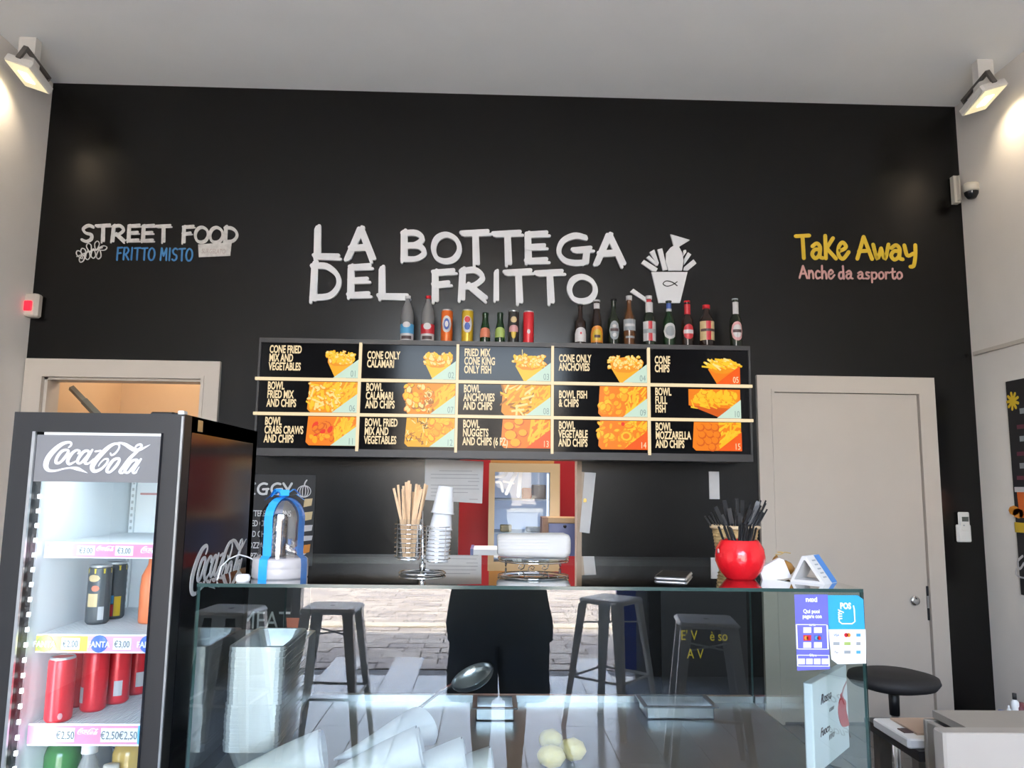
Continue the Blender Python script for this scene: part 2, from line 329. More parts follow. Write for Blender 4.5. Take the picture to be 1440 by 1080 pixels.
# ================================================================== STROKE LETTERS
G = {
 'L': (.85, [(0, [(.1, 1), (.12, .03)]), (0, [(.06, .05), (1, .03)])]),
 'A': (1, [(0, [(.02, 0), (.5, 1)]), (0, [(.5, 1), (.98, 0)]), (0, [(.15, .34), (.82, .38)])]),
 'B': (.9, [(0, [(.1, 1), (.12, 0)]), (1, [(.05, .96), (.6, .97), (.88, .78), (.6, .58), (.2, .5)]), (1, [(.2, .52), (.75, .5), (.98, .27), (.65, .06), (.1, .03)])]),
 'O': (1, [(2, [(.5, 1), (.15, .85), (.0, .5), (.12, .15), (.45, 0), (.82, .1), (1, .45), (.88, .82)])]),
 'T': (.95, [(0, [(0, .96), (1, 1)]), (0, [(.5, .97), (.54, .0)])]),
 'E': (.85, [(0, [(.08, 1), (.1, .03)]), (0, [(.1, .97), (.95, 1)]), (0, [(.1, .52), (.85, .54)]), (0, [(.08, .03), (.95, .05)])]),
 'G': (1.1, [(1, [(.85, .95), (.5, 1), (.12, .8), (.0, .42), (.2, .1), (.55, .02), (.85, .08)]), (0, [(.5, .46), (1.03, .5)]), (0, [(.9, .48), (.84, .04)])]),
 'D': (1, [(0, [(.08, 1.05), (.06, -.03)]), (1, [(.0, .97), (.5, .96), (.9, .72), (.95, .4), (.65, .1), (.05, .04)])]),
 'F': (.85, [(0, [(.1, 1), (.12, -.05)]), (0, [(.08, .96), (.97, 1)]), (0, [(.1, .5), (.75, .54)])]),
 'R': (.95, [(0, [(.1, 1), (.06, 0)]), (1, [(.05, .95), (.55, 1.0), (.85, .76), (.55, .5), (.15, .42)]), (0, [(.35, .45), (.95, 0)])]),
 'I': (.35, [(0, [(.5, 1), (.5, 0)])]),
 'S': (.85, [(1, [(.92, .92), (.5, 1), (.1, .8), (.3, .55), (.8, .42), (.85, .15), (.45, 0), (.05, .1)])]),
 'M': (1.1, [(0, [(.08, 0), (.15, 1)]), (0, [(.15, 1), (.5, .35)]), (0, [(.5, .35), (.88, 1)]), (0, [(.88, 1), (.95, 0)])]),
 'V': (1, [(0, [(.02, 1), (.5, 0)]), (0, [(.5, 0), (.98, 1)])]),
 'Y': (.9, [(0, [(.02, 1), (.5, .45)]), (0, [(.98, 1), (.3, -.02)])]),
 'K': (.85, [(0, [(.15, 1.0), (.1, 0)]), (0, [(.85, .85), (.18, .42)]), (0, [(.22, .45), (1.0, 0)])]),
 'a': (.8, [(1, [(.1, .52), (.5, .66), (.78, .48), (.72, .1), (.98, .02)]), (2, [(.7, .36), (.3, .38), (.05, .18), (.3, .0), (.66, .14)])]),
 'k': (.8, [(0, [(.12, 1.0), (.1, 0)]), (0, [(.8, .9), (.16, .42)]), (0, [(.2, .45), (.98, 0)])]),
 'e': (.75, [(1, [(.1, .32), (.6, .42), (.82, .55), (.5, .72), (.12, .5), (.1, .15), (.5, .0), (1.05, .3)])]),
 'w': (1.0, [(1, [(.0, .66), (.22, .02), (.5, .5)]), (1, [(.5, .5), (.72, .02), (1, .68)])]),
 'y': (.8, [(1, [(.05, .66), (.25, .2), (.75, .3)]), (1, [(.95, .68), (.9, .2), (.72, -.25), (.45, -.3)])]),
 'n': (.7, [(0, [(.12, .62), (.1, 0)]), (1, [(.12, .35), (.5, .62), (.8, .45), (.88, 0)])]),
 'c': (.65, [(1, [(.9, .52), (.5, .62), (.1, .35), (.35, .0), (.95, .08)])]),
 'h': (.7, [(0, [(.15, 1.05), (.1, 0)]), (1, [(.12, .35), (.5, .6), (.8, .42), (.88, 0)])]),
 'd': (.75, [(2, [(.7, .5), (.25, .5), (.08, .2), (.35, 0), (.7, .15)]), (0, [(.78, 1.05), (.85, 0)])]),
 's': (.6, [(1, [(.85, .58), (.3, .6), (.3, .38), (.8, .22), (.6, .02), (.1, .03)])]),
 'p': (.75, [(0, [(.12, .6), (.1, -.35)]), (2, [(.15, .5), (.7, .58), (.9, .3), (.6, .0), (.15, .1)])]),
 'o': (.7, [(2, [(.5, .62), (.1, .42), (.15, .08), (.5, 0), (.9, .2), (.85, .5)])]),
 'r': (.55, [(0, [(.15, .6), (.15, 0)]), (1, [(.15, .35), (.5, .6), (.95, .55)])]),
 't': (.6, [(1, [(.45, .95), (.4, .15), (.8, .0), (1, .15)]), (0, [(.0, .6), (.95, .66)])]),
 'i': (.3, [(0, [(.5, .6), (.5, 0)])]),
}
def glyph(ch, x0, z0, x1, z1, wd, d, m, brush=False, y=0, shear=0):
    q = MB(); tr = lambda u, v, w_: Vector((x0+(x1-x0)*u+shear*v*(z1-z0), y-w_, z0+(z1-z0)*v))
    # widths are in metres: strokes are drawn in metric space
    for mode, pts in G[ch][1]:
        P = [((x1-x0)*u+shear*v*(z1-z0), (z1-z0)*v) for u, v in pts]; t2 = lambda u, v, w_: Vector((x0+u, y-w_, z0+v))
        if brush:
            j = wd*.28; ln = math.hypot(P[-1][0]-P[0][0], P[-1][1]-P[0][1])
            if mode == 0:
                dx, dz_ = (P[-1][0]-P[0][0])/ln, (P[-1][1]-P[0][1])/ln; nx_, nz_ = -dz_, dx
                q.stroke([(P[0][0]+nx_*j*.9-dx*j, P[0][1]+nz_*j*.9-dz_*j), (P[1][0]+nx_*j*1.4, P[1][1]+nz_*j*1.4)], [wd*.62, wd*.62], d, m, tr=t2, smooth=False)
                q.stroke([(P[0][0]-nx_*j*.7+dx*j, P[0][1]-nz_*j*.7+dz_*j), (P[1][0]-nx_*j*.9+dx*j*1.6, P[1][1]-nz_*j*.9+dz_*j*1.6)], [wd*.66, wd*.5], d, m, tr=t2, smooth=False)
                q.stroke(P, [wd*.8, wd*.45], d, m, tr=t2, smooth=False)
            else:
                q.stroke(P, [wd*(.85+.2*math.sin(i*1.7)) for i in range(len(P))], d, m, tr=t2, closed=(mode == 2))
                q.stroke([(p[0]+j*.5, p[1]-j*.8) for p in P], wd*.7, d, m, tr=t2, closed=(mode == 2))
        else:
            q.stroke(P, wd, d, m, tr=t2, smooth=mode > 0, closed=mode == 2)
    return q
sign = empty('shop_sign', (0, WY, 2.9), 'large raised white hand-brushed letters LA BOTTEGA DEL FRITTO on black wall', 'sign')
ROW = [('L', 442, 322, 478, 364), ('A', 489, 324, 526, 365), ('B', 564, 328, 598, 366), ('O', 609, 331, 646, 368), ('T', 650, 329, 686, 371), ('T', 695, 330, 731, 371), ('E', 739, 331, 770, 370),
       ('G', 785, 333, 829, 371), ('A', 838, 333, 875, 372), ('D', 438, 374, 479, 421), ('E', 490, 377, 522, 418), ('L', 532, 379, 574, 420), ('F', 608, 384, 639, 421), ('R', 646, 381, 684, 421),
       ('I', 692, 383, 703, 422), ('T', 711, 384, 746, 425), ('T', 755, 385, 790, 425), ('O', 800, 390, 836, 424)]
for ch, xa, ya, xb, yb in ROW:
    p0 = atY(xa, yb, WY); p1 = atY(xb, ya, WY)
    q = glyph(ch, p0.x, p0.z-2.9, p1.x, p1.z-2.9, .040 if ch != 'I' else .031, .02, letter_white, brush=True); q.build('letter', sign)
lg = empty('fried_fish_emblem', (0, WY, 2.7), 'raised white emblem of a fish tail and fries in a cup, right of shop letters', 'sign')
def c2(cx, cy): p = atY(700+cx/3.6, 290+cy/3.6, WY); return (p.x, p.z-2.7)
tr_w = lambda u, v, w_: Vector((u, -w_, v))
def lpoly(name, pts, m=letter_white, d=.015, off=0):
    q = MB(); q.prism([c2(*p) for p in pts], d, m, tr=lambda u, v, w_: Vector((u, -w_-off, v))); return q.build(name, lg)
lpoly('cup', [(776, 336), (958, 336), (920, 492), (812, 492)])
for pts in ([(724, 292), (738, 274), (808, 318), (800, 332), (778, 330)], [(750, 264), (764, 252), (808, 296), (802, 306)], [(766, 236), (790, 222), (813, 290), (808, 304)],
            [(806, 222), (830, 216), (856, 324), (834, 328)], [(938, 326), (942, 310), (988, 272), (1003, 292), (960, 328)], [(942, 298), (942, 268), (960, 236), (977, 248)], [(936, 258), (938, 226), (950, 224), (952, 236)], [(668, 436), (684, 420), (764, 476), (750, 490)]):
    lpoly('fry', pts)
lpoly('fish', [(862, 328), (848, 285), (850, 240), (872, 212), (888, 203), (872, 145), (970, 174), (915, 208), (932, 240), (938, 280), (930, 328)])
fb = MB(); fb.stroke([c2(905, 386), c2(880, 402), c2(852, 408), c2(834, 396), c2(850, 382), c2(880, 388), c2(905, 406)], .006, .004, black_mat, tr=lambda u, v, w_: Vector((u, -w_-.015, v))); fb.build('fish_mark', lg)

def word(parent, s, xa, ya, xb, yb, hx, hy, wd, m, d=.003, brush=False, gap=.22):
    # word between two points of its baseline; letter height from (xa,ya) up to (hx,hy)
    p0 = atY(xa, ya, WY); p1 = atY(xb, yb, WY); hh = atY(hx, hy, WY).z-p0.z
    tot = sum((.5 if c == ' ' else G[c][0]+gap) for c in s)-gap; u = (p1.x-p0.x)/tot; x = 0
    for c in s:
        if c == ' ': x += .5; continue
        wl = G[c][0]; z = p0.z+(p1.z-p0.z)*x/tot-parent.location.z
        glyph(c, p0.x+x*u-parent.location.x, z, p0.x+(x+wl)*u-parent.location.x, z+hh, wd, d, m, brush).build('letter', parent); x += wl+gap
sf = empty('street_food_sign', (-2, WY, 2.85), 'white painted STREET FOOD with blue FRITTO MISTO line at upper left of black wall', 'sign')
dirty = mat('chalk_white', (.50, .49, .47), rough=.7, noise=.15, scale=40)
word(sf, 'STREET', 114, 339, 238, 340, 114, 317, .022, dirty, brush=True, gap=.18); word(sf, 'FOOD', 256, 340, 333, 341, 256, 319, .022, dirty, brush=True, gap=.15)
blue_p = mat('blue_paint', (.03, .16, .36), rough=.6)
word(sf, 'FRITTO', 164, 365, 217, 366, 164, 348, .011, blue_p, gap=.25); word(sf, 'MISTO', 225, 366, 270, 367, 225, 349, .011, blue_p, gap=.25)
q = MB(); pa = [atY(x, y, WY) for x, y in ((279, 344), (326, 341), (324, 360), (280, 362))]; q.prism([(p.x+2, p.z-2.85) for p in pa], .006, dirty, tr=tr_w); q.build('tag_shape', sf)
text('SURGELATO', atY(283, 356, WY-.008), .045, mat('faded_print', (.36, .30, .28), rough=.7), sf, sx=.62, shear=.1)
q = MB()
def c3(cx, cy): p = atY(80+cx/5.143, 290+cy/5.143, WY); return (p.x+2, p.z-2.85)
q.stroke([c3(145, 365), c3(230, 330), c3(330, 300)], .006, .003, dirty, tr=tr_w)
for (cx, cy, an) in ((165, 350, 2.2), (195, 335, 2.0), (235, 300, 1.9), (290, 285, 1.5), (185, 375, -1.9), (225, 355, -1.6), (265, 345, -1.5), (305, 350, -1.6), (330, 305, .2)):
    ce = c3(cx, cy); q.stroke([(ce[0]+.034*math.cos(an+PI)+0, ce[1]+.034*math.sin(an+PI)), (ce[0]+.018*math.cos(an+1), ce[1]+.018*math.sin(an+1)), (ce[0]+.03*math.cos(an), ce[1]+.03*math.sin(an)), (ce[0]+.018*math.cos(an-1), ce[1]+.018*math.sin(an-1))], .006, .003, dirty, tr=tr_w, closed=True)
q.build('leaf_drawing', sf)
ta = empty('take_away_sign', (2.4, WY, 2.8), 'yellow hand-painted Take Away with pink Anche da asporto beneath on black wall', 'sign')
yel = mat('yellow_paint', (.62, .42, .02), rough=.6); pink = mat('pink_paint', (.50, .27, .25), rough=.6)
word(ta, 'Take', 1120, 363, 1193, 364, 1120, 331, .026, yel, gap=.12); word(ta, 'Away', 1205, 364, 1289, 366, 1205, 333, .026, yel, gap=.1)
word(ta, 'Anche', 1124, 391, 1173, 392, 1124, 374, .013, pink, gap=.15); word(ta, 'da', 1179, 392, 1199, 392, 1179, 375, .013, pink, gap=.15); word(ta, 'asporto', 1206, 392, 1269, 392, 1206, 377, .012, pink, gap=.14)

# ================================================================== script drink logo (normalised crop coords 1440 x 600)
COLA = [
 (0, [(388,190,16),(412,165,22),(408,138,24),(370,132,30),(300,160,44),(220,235,56),(165,320,60),(152,400,58),(185,450,36),(260,455,24),(350,432,18),(430,420,20),(500,428,40),(550,445,28),(620,475,4)]),
 (1, [(370,218,26),(315,235,34),(268,305,36),(262,362,34),(300,365,26),(352,310,34),(388,245,34)]),
 (0, [(500,258,22),(515,230,22),(475,222,26),(425,265,36),(390,340,38),(412,378,30),(470,352,16),(520,318,8)]),
 (1, [(605,225,28),(560,238,34),(518,295,36),(500,350,34),(530,368,26),(580,320,32),(618,260,30)]),
 (0, [(655,215,24),(610,300,36),(585,360,32),(625,368,22),(675,315,8)]), (0, [(690,232,20),(750,222,20)]),
 (0, [(862,248,14),(875,272,20),(915,250,22),(950,200,20),(955,160,22),(915,140,26),(850,170,40),(770,250,54),(700,340,60),(672,410,56),(700,455,40),(770,430,30),(825,370,26),(840,320,26),(800,318,18),(755,365,14),(740,400,6)]),
 (0, [(900,140,14),(960,132,22),(1020,148,36),(1075,180,44),(1130,208,44),(1190,205,28),(1250,175,18),(1300,146,3)]),
 (1, [(960,308,28),(905,325,34),(858,390,38),(838,450,34),(872,462,26),(925,410,34),(965,345,34)]),
 (0, [(1120,210,10),(1150,160,22),(1190,145,24),(1205,170,24),(1150,235,34),(1080,310,38),(1020,400,38),(985,455,34),(1015,470,22),(1060,430,8)]),
 (1, [(1165,320,28),(1110,335,34),(1065,395,36),(1040,450,34),(1075,465,26),(1125,410,34),(1165,350,32)]),
 (0, [(1210,312,24),(1160,395,34),(1130,455,32),(1160,465,22),(1198,400,6)]), (0, [(1160,468,14),(1170,466,14)])]
def cola(m, tr, d=.0012):
    q = MB()
    for cl, pts in COLA:
        q.stroke([(x, -y) for x, y, w_ in pts], [w_ for x, y, w_ in pts], d, m, tr=tr, closed=bool(cl))
    return q
def cola_map(o, ex, ey, n):   # o: origin of crop(0,0), ex: vector per crop x unit, ey: vector per crop y unit (down), n: outward normal
    return lambda u, v, w_: o+ex*u+ey*(-v)+n*w_

# ================================================================== MENU LIGHTBOX
MY = 4.66
mL = atY(361, 560, MY).x; mR = atY(1056, 560, MY).x
mT = atY(700, 481, MY).z; mB_ = atY(700, 645, MY).z
menu = empty('menu_lightbox', (0, MY, mB_), 'wide backlit black menu board with fifteen glowing food pictures under the bottles', 'menu board')
dgrey = mat('dark_grey_laminate', (.040, .037, .037), rough=.45, noise=.1, scale=8)
def mp(x, y, z): return Vector((x, y-MY, z-mB_))
q = MB()
q.box(mp(mL, MY+.02, mB_), mp(mR, WY-.002, mT), dgrey)
q.box(mp(mL, MY-.012, mT-.028), mp(mR, MY+.02, mT), dgrey); q.box(mp(mL, MY-.012, mB_), mp(mR, MY+.02, mB_+.045), dgrey)
q.box(mp(mL, MY-.012, mB_+.045), mp(mL+.012, MY+.02, mT-.028), dgrey); q.box(mp(mR-.012, MY-.012, mB_+.045), mp(mR, MY+.02, mT-.028), dgrey)
q.build('housing', menu)
acry = mat('black_acrylic', (.007, .007, .008), rough=.10, spec=.10)
vx = [mL+.012]+[atY(x, 560, MY).x for x in (505, 642.5, 776.5, 912)]+[mR-.012]
vz = [mT-.028, atY(700, 538, MY).z, atY(700, 586.5, MY).z, mB_+.045]
# vertical placement of the rows: the board is level, so one height each
FC = {k: glow('print_'+k, c, 1.0) for k, c in dict(y1=(1, .62, .03), y2=(1, .55, .02), y3=(.92, .32, .012), o1=(.95, .24, .01), o2=(.72, .12, .01), cr=(1, .78, .28), br=(.45, .17, .02), rd=(.9, .05, .02), mint=(.62, .80, .66), org=(.95, .12, .01), yb=(1, .60, .03), ybr=(1, .46, .015), dk=(.14, .06, .015)).items()}
txt_cream = glow('print_cream_text', (1, .78, .46), 1.0); num_dark = mat('number_dark', (.05, .07, .07), rough=.4, emit=(.10, .13, .12), es=1); num_white = glow('number_pale', (1, .8, .5), 1)
def disc(q, x, z, r, m, lay, sq=1, an=0, n=9, jag=0):
    pts = []
    for i in range(n):
        a = 2*PI*i/n; rr = r*(1+random.uniform(-jag, jag)); u, v = rr*math.cos(a), rr*sq*math.sin(a)
        pts.append(Vector((x+u*math.cos(an)-v*math.sin(an), -lay*.00004-.0015, z+u*math.sin(an)+v*math.cos(an))))
    q.add(pts, [tuple(range(n))], m)
def poly(q, pts, m, lay): q.add([Vector((x, -lay*.00004-.0015, z)) for x, z in pts], [tuple(range(len(pts)))], m)
def clip(x, z, bx): return bx[0] <= x <= bx[1] and bx[2] <= z <= bx[3]
def fries(q, bx, n, cols, lay, an0=.9, spread=.5, L=.07, W=.011):
    for i in range(n):
        x = random.uniform(bx[0], bx[1]); z = random.uniform(bx[2], bx[3]); a = random.gauss(an0, spread); l = L*random.uniform(.6, 1.1)/2; c, s_ = math.cos(a), math.sin(a)
        P = []
        for u, v in ((-l, -W/2), (l, -W/2), (l, W/2), (-l, W/2)): P.append((min(max(x+u*c-v*s_, bx[0]-.008), bx[1]), min(max(z+u*s_+v*c, bx[2]), bx[3])))
        poly(q, P, cols[i % len(cols)], lay+i)
    return lay+n
def blobs(q, bx, n, r, cols, hi, lay, sq=.7, jag=.12, inside=None):
    for i in range(n):
        x = random.uniform(bx[0]+r*.6, bx[1]-r*.6); z = random.uniform(bx[2]+r*.6, bx[3]-r*.6)
        if inside and not inside(x, z): continue
        rr = min(r*random.uniform(.7, 1.15), (bx[1]-x)*1.0 if bx[1]-x > .008 else .008, max(.008, z-bx[2]), max(.008, bx[3]-z)); a = random.uniform(0, PI)
        disc(q, x, z, rr, cols[i % len(cols)], lay, sq, a, jag=jag); disc(q, x-rr*.08, z+rr*.12, rr*.74, hi[i % len(hi)], lay+1, sq, a, jag=jag); lay += 2
    return lay
Y1, Y2, Y3, O1, O2, CR, BR, RD, YB, YBR, DK = (FC[k] for k in ('y1', 'y2', 'y3', 'o1', 'o2', 'cr', 'br', 'rd', 'yb', 'ybr', 'dk'))
def cone(q, cx, z0, z1, hw, colr, kind):
    # paper cone and its heap; cx centre, z0 bottom edge, z1 rim
    poly(q, [(cx-hw*.32, z0), (cx+hw*.36, z0), (cx+hw*.8, z1), (cx-hw*.8, z1-.004)], colr, 1)
    bx = (cx-hw, cx+hw, z1-.02, z1+.075)
    ins = lambda x, z: ((x-cx)/hw)**2+((z-z1-.02)/.06)**2 < 1.05
    if kind == 'fries':
        disc(q, cx, z1+.012, hw*.8, Y3, 2, .5, .05)
        lay = 3
        for i in range(34):
            t = (i/33-.5); x = cx+t*2*hw*.85+random.uniform(-.01, .01); z = z1+.018+random.uniform(-.016, .045*(1-abs(t)*1.6)+.004); a = 2.75+random.gauss(0, .25)
            l = .032; c, s_ = math.cos(a), math.sin(a); W = .011
            poly(q, [(x+u*c-v*s_, z+u*s_+v*c) for u, v in ((-l, -W/2), (l, -W/2), (l, W/2), (-l, W/2))], (Y1, Y2, Y1, CR)[i % 4], lay); lay += 1
    else:
        disc(q, cx, z1+.015, hw*.86, Y3, 2, .5, .05, jag=.08)
        lay = blobs(q, bx, 70 if kind != 'rings' else 46, .017 if kind != 'rings' else .024, (Y3, Y2, YBR), {'mix': (CR, Y1), 'rings': (CR, Y1, CR), 'shrimp': (CR, (Y1)), 'anch': (CR, CR)}[kind], 3, .6, inside=ins)
        if kind == 'mix':
            for i in range(6):
                a = random.uniform(.6, 2.4); x = cx+random.uniform(-.6, .6)*hw; q.stroke([(x, z1+.0), (x+.03*math.cos(a), z1+.03*math.sin(a)+.015), (x+.06*math.cos(a+.3), z1+.07*math.sin(a+.3))], .006, .0002, Y1, tr=lambda u, v, w_: Vector((u, -.008-w_, v)))
        if kind == 'shrimp':
            q.stroke([(cx-.045, z1+.03), (cx-.046, z1+.095)], .004, .0002, CR, tr=lambda u, v, w_: Vector((u, -.008-w_, v)))
CELLS = [
 ('CONE FRIED\nMIX AND\nVEGETABLES', '01', 'mix', 0), ('CONE ONLY\nCALAMARI', '02', 'rings', 0), ('FRIED MIX\nCONE KING\nONLY FISH', '03', 'shrimp', 0), ('CONE ONLY\nANCHOVIES', '04', 'anch', 0), ('CONE\nCHIPS', '05', 'fries', 1),
 ('BOWL\nFRIED MIX\nAND CHIPS', '06', 'b_mix', 0), ('BOWL\nCALAMARI\nAND CHIPS', '07', 'b_cal', 0), ('BOWL\nANCHOVIES\nAND CHIPS', '08', 'b_anch', 0), ('BOWL FISH\n& CHIPS', '09', 'b_fish', 0), ('BOWL\nFULL\nFISH', '10', 'b_full', 0),
 ('BOWL\nCRABS CRAWS\nAND CHIPS', '11', 'b_crab', 0), ('BOWL FRIED\nMIX AND\nVEGETABLES', '12', 'b_veg', 0), ('BOWL\nNUGGETS\nAND CHIPS (6 PZ)', '13', 'b_nug', 1), ('BOWL\nVEGETABLE\nAND CHIPS', '14', 'b_rings', 1), ('BOWL\nMOZZARELLA\nAND CHIPS', '15', 'b_moz', 1)]
for idx, (tx, num, kind, og) in enumerate(CELLS):
    c, r = idx % 5, idx//5
    x0, x1 = vx[c]+(.0 if c == 0 else .010), vx[c+1]-(.010 if c < 4 else 0); z1_, z0_ = vz[r]-(0 if r == 0 else .012), vz[r+1]+(.012 if r < 2 else 0)
    q = MB(); q.box((0, 0, 0), (x1-x0, .02, z1_-z0_), acry); pn = q.build('menu_panel', menu, mp(x0, MY, z0_))
    W, Hh = x1-x0, z1_-z0_
    if r == 2: zb = .020
    else: zb = 0.0
    xr = W-(.0 if c < 4 else .055)     # right edge of the printed picture
    q = MB(); tri = [(xr-.15, zb), (xr, zb), (xr, zb+.115)]
    if kind[1] != '_':
        cone(q, W-.11-(.05 if c == 4 else 0)-(.02 if c in (2, 3) else 0), 0, Hh*.46, {'mix': .095, 'rings': .095, 'shrimp': .11, 'anch': .115, 'fries': .115}[kind], {'mix': YBR, 'rings': YB, 'shrimp': YB, 'anch': YBR, 'fries': O1}[kind], kind)
    else:
        bx = (xr-.30, xr, zb, Hh); x0b = bx[0]
        if kind == 'b_full':
            poly(q, [(xr-.32, Hh*.95), (xr, Hh*.95), (xr, 0), (xr-.12, 0), (xr-.32, Hh*.42)], O1, 1); poly(q, [(xr-.32, Hh*.42), (xr-.12, 0), (xr-.05, 0), (xr-.02, Hh*.3)], O2, 2)
            lay = blobs(q, (xr-.32, xr, Hh*.40, Hh*.95), 46, .035, (Y3, Y2), (Y1, YB), 3, .55)
            lay = fries(q, (xr-.3, xr, Hh*.3, Hh*.6), 14, (Y1, Y2), lay, -.5, .4)
        else:
            base = {'b_mix': Y3, 'b_cal': Y3, 'b_anch': Y3, 'b_fish': O1, 'b_crab': O1, 'b_veg': YBR, 'b_nug': O1, 'b_rings': O1, 'b_moz': O1}[kind]
            cut = .02
            poly(q, [(x0b+cut, zb), (xr, zb), (xr, Hh), (x0b+.01, Hh), (x0b, zb+cut)], base, 1); lay = 2
            xm = xr-.12
            lay = fries(q, (xm-.01, xr, zb, Hh), 46, (Y2, Y1, Y2, YB), lay, 1.0 if kind != 'b_moz' else .6, .45)
            L_ = (x0b, xm+.02, zb, Hh)
            if kind == 'b_mix': lay = blobs(q, (x0b, xm+.04, zb, Hh), 80, .022, (Y3, Y2), (CR, Y1), lay, .5); lay = fries(q, L_, 16, (Y1, CR), lay, 0, 1.2)
            if kind == 'b_cal': lay = blobs(q, (x0b-.02, xm+.0, zb, Hh), 52, .028, (O1, Y3, BR), (CR, Y1), lay, .65); lay = blobs(q, (x0b+.08, xm, zb, Hh*.7), 16, .012, (O1, BR), (O1, BR), lay)
            if kind == 'b_anch': lay = fries(q, L_, 46, (CR, YB, BR, YBR), lay, .25, .7, .085, .013)
            if kind == 'b_fish': lay = blobs(q, L_, 26, .034, (O1, Y3), (YBR, YB), lay, .75)
            if kind == 'b_crab': lay = blobs(q, (x0b+.03, xm, zb+.02, Hh), 22, .034, (O2, O1), (O1, RD), lay, .6); lay = blobs(q, (x0b, xm, zb, Hh*.5), 6, .03, (O1,), (YBR,), lay)
            if kind == 'b_veg':
                lay = fries(q, (x0b+.01, x0b+.15, zb+.01, Hh), 50, (CR, YB, BR, DK, YBR), lay, .5, 1.2, .045, .006); lay = blobs(q, (xm-.06, xr, zb+.02, Hh), 22, .028, (O1, Y3), (Y1, YBR), lay)
            if kind == 'b_nug': lay = blobs(q, L_, 2, .04, (O1,), (YBR,), lay)
            if kind == 'b_nug':
                for (u, v, rr) in ((.05, .14, .035), (.11, .17, .032), (.06, .085, .042), (.135, .10, .03), (.09, .04, .036)): disc(q, x0b+u, v+.01, rr, O2, lay, .8); disc(q, x0b+u-.003, v+.014, rr*.86, YBR, lay+1, .8); lay += 2
            if kind == 'b_rings': lay = blobs(q, (x0b-.015, xr, zb, Hh), 36, .026, (O1, Y3), (YBR, YB), lay, .5); [disc(q, x0b+.17, Hh*.52, .045-.012*i, (Y3, YB, O1)[i], lay+i, .85) for i in range(3)]; disc(q, x0b+.15, Hh-.02, .012, RD, lay+5)
            if kind == 'b_moz':
                for (u, v) in ((.05, .15), (.10, .155), (.14, .15), (.06, .105), (.11, .11), (.15, .105), (.05, .06), (.10, .065), (.14, .07), (.12, .03)): disc(q, x0b+u, v+.01, .026, O2, lay, .95); disc(q, x0b+u-.003, v+.014, .021, O1, lay+1, .95); lay += 2
    poly(q, tri, FC['org'] if og else FC['mint'], 220); q.build('food_picture', pn)
    nl = tx.count('\n')+1; sz = .066; nlh = .053
    t = text(tx, (0, 0, 0), sz, txt_cream, None, sx=.52, bold=.0018, line=.80); t.parent = pn
    left = {0: .05 if r < 2 else .045}.get(c, .03); t.location = (left, -.002, Hh*.5+nl*nlh*.5-.036 if r == 0 else Hh*.5+nl*nlh*.5-.036)
    t = text(num, (0, 0, 0), .055, num_white if og else num_dark, None, name='number', sx=.7, align='RIGHT'); t.parent = pn; t.location = (xr-.008, -.0125, zb+.008)
for c in (1, 2, 3, 4): q = MB(); q.box(mp(vx[c]-.008, MY-.022, vz[3]-.012), mp(vx[c]+.008, MY-.003, vz[0]+.006), cream_led); q.build('light_bar', menu)
for r in (1, 2): q = MB(); q.box(mp(mL-.01, MY-.024, vz[r]-.009), mp(mR+.004, MY-.004, vz[r]+.009), cream_led); q.build('light_bar', menu)

# ================================================================== BOTTLES AND CANS ON THE BOARD
BY = 4.74
def lathe_obj(name, prof, m, parent=None, loc=None, n=20, cap=True):
    q = MB(); q.lathe(prof, m, n=n, cap=cap); return q.build(name, parent, loc)
def curved(q, r, z0, z1, half, m, z=0, n=8, shape='rect'):
    # a label wrapped on the front (-Y side) of a round body
    P = []; fs = []
    for i in range(n+1):
        a = -half+2*half*i/n; t = a/half; k = math.sqrt(max(0, 1-t*t)) if shape == 'oval' else (1 if shape == 'rect' else min(1, .55+.45*math.sqrt(max(0, 1-t*t))/1))
        zc = (z0+z1)/2; h = (z1-z0)/2*max(k, .02)
        b0 = zc-h if shape != 'arch' else z0; b1 = zc+h if shape != 'arch' else z0+(z1-z0)*k
        for zz in (b0, b1): P.append(Vector((r*math.sin(a), -r*math.cos(a), zz)))
    for i in range(n): fs.append((2*i, 2*i+2, 2*i+3, 2*i+1))
    q.add(P, fs, m, True)
PR = dict(
 cola=[(.0, 0), (.44, .0), (.47, .03), (.46, .12), (.48, .3), (.47, .42), (.49, .55), (.42, .68), (.28, .80), (.17, .88), (.16, .95)],
 longneck=[(0, 0), (.46, 0), (.49, .02), (.49, .50), (.44, .58), (.26, .68), (.20, .78), (.18, .93), (.20, .94), (.20, .98)],
 shoulder=[(0, 0), (.46, 0), (.49, .02), (.49, .52), (.45, .58), (.21, .66), (.19, .93), (.2, .98)],
 cone=[(0, 0), (.46, 0), (.49, .02), (.47, .36), (.36, .60), (.25, .80), (.23, .93), (.24, .98)],
 stubby=[(0, 0), (.46, 0), (.49, .02), (.49, .62), (.40, .70), (.20, .80), (.19, .92), (.2, .98)],
 mini=[(0, 0), (.46, 0), (.49, .03), (.47, .42), (.40, .55), (.29, .72), (.28, .88), (.32, .94), (.30, 1.0)],
 can=[(0, 0), (.40, 0), (.48, .035), (.49, .06), (.49, .93), (.46, .96), (.41, .985)])
def sc_(p, wd, h): return [(r*wd, z*h) for r, z in p]
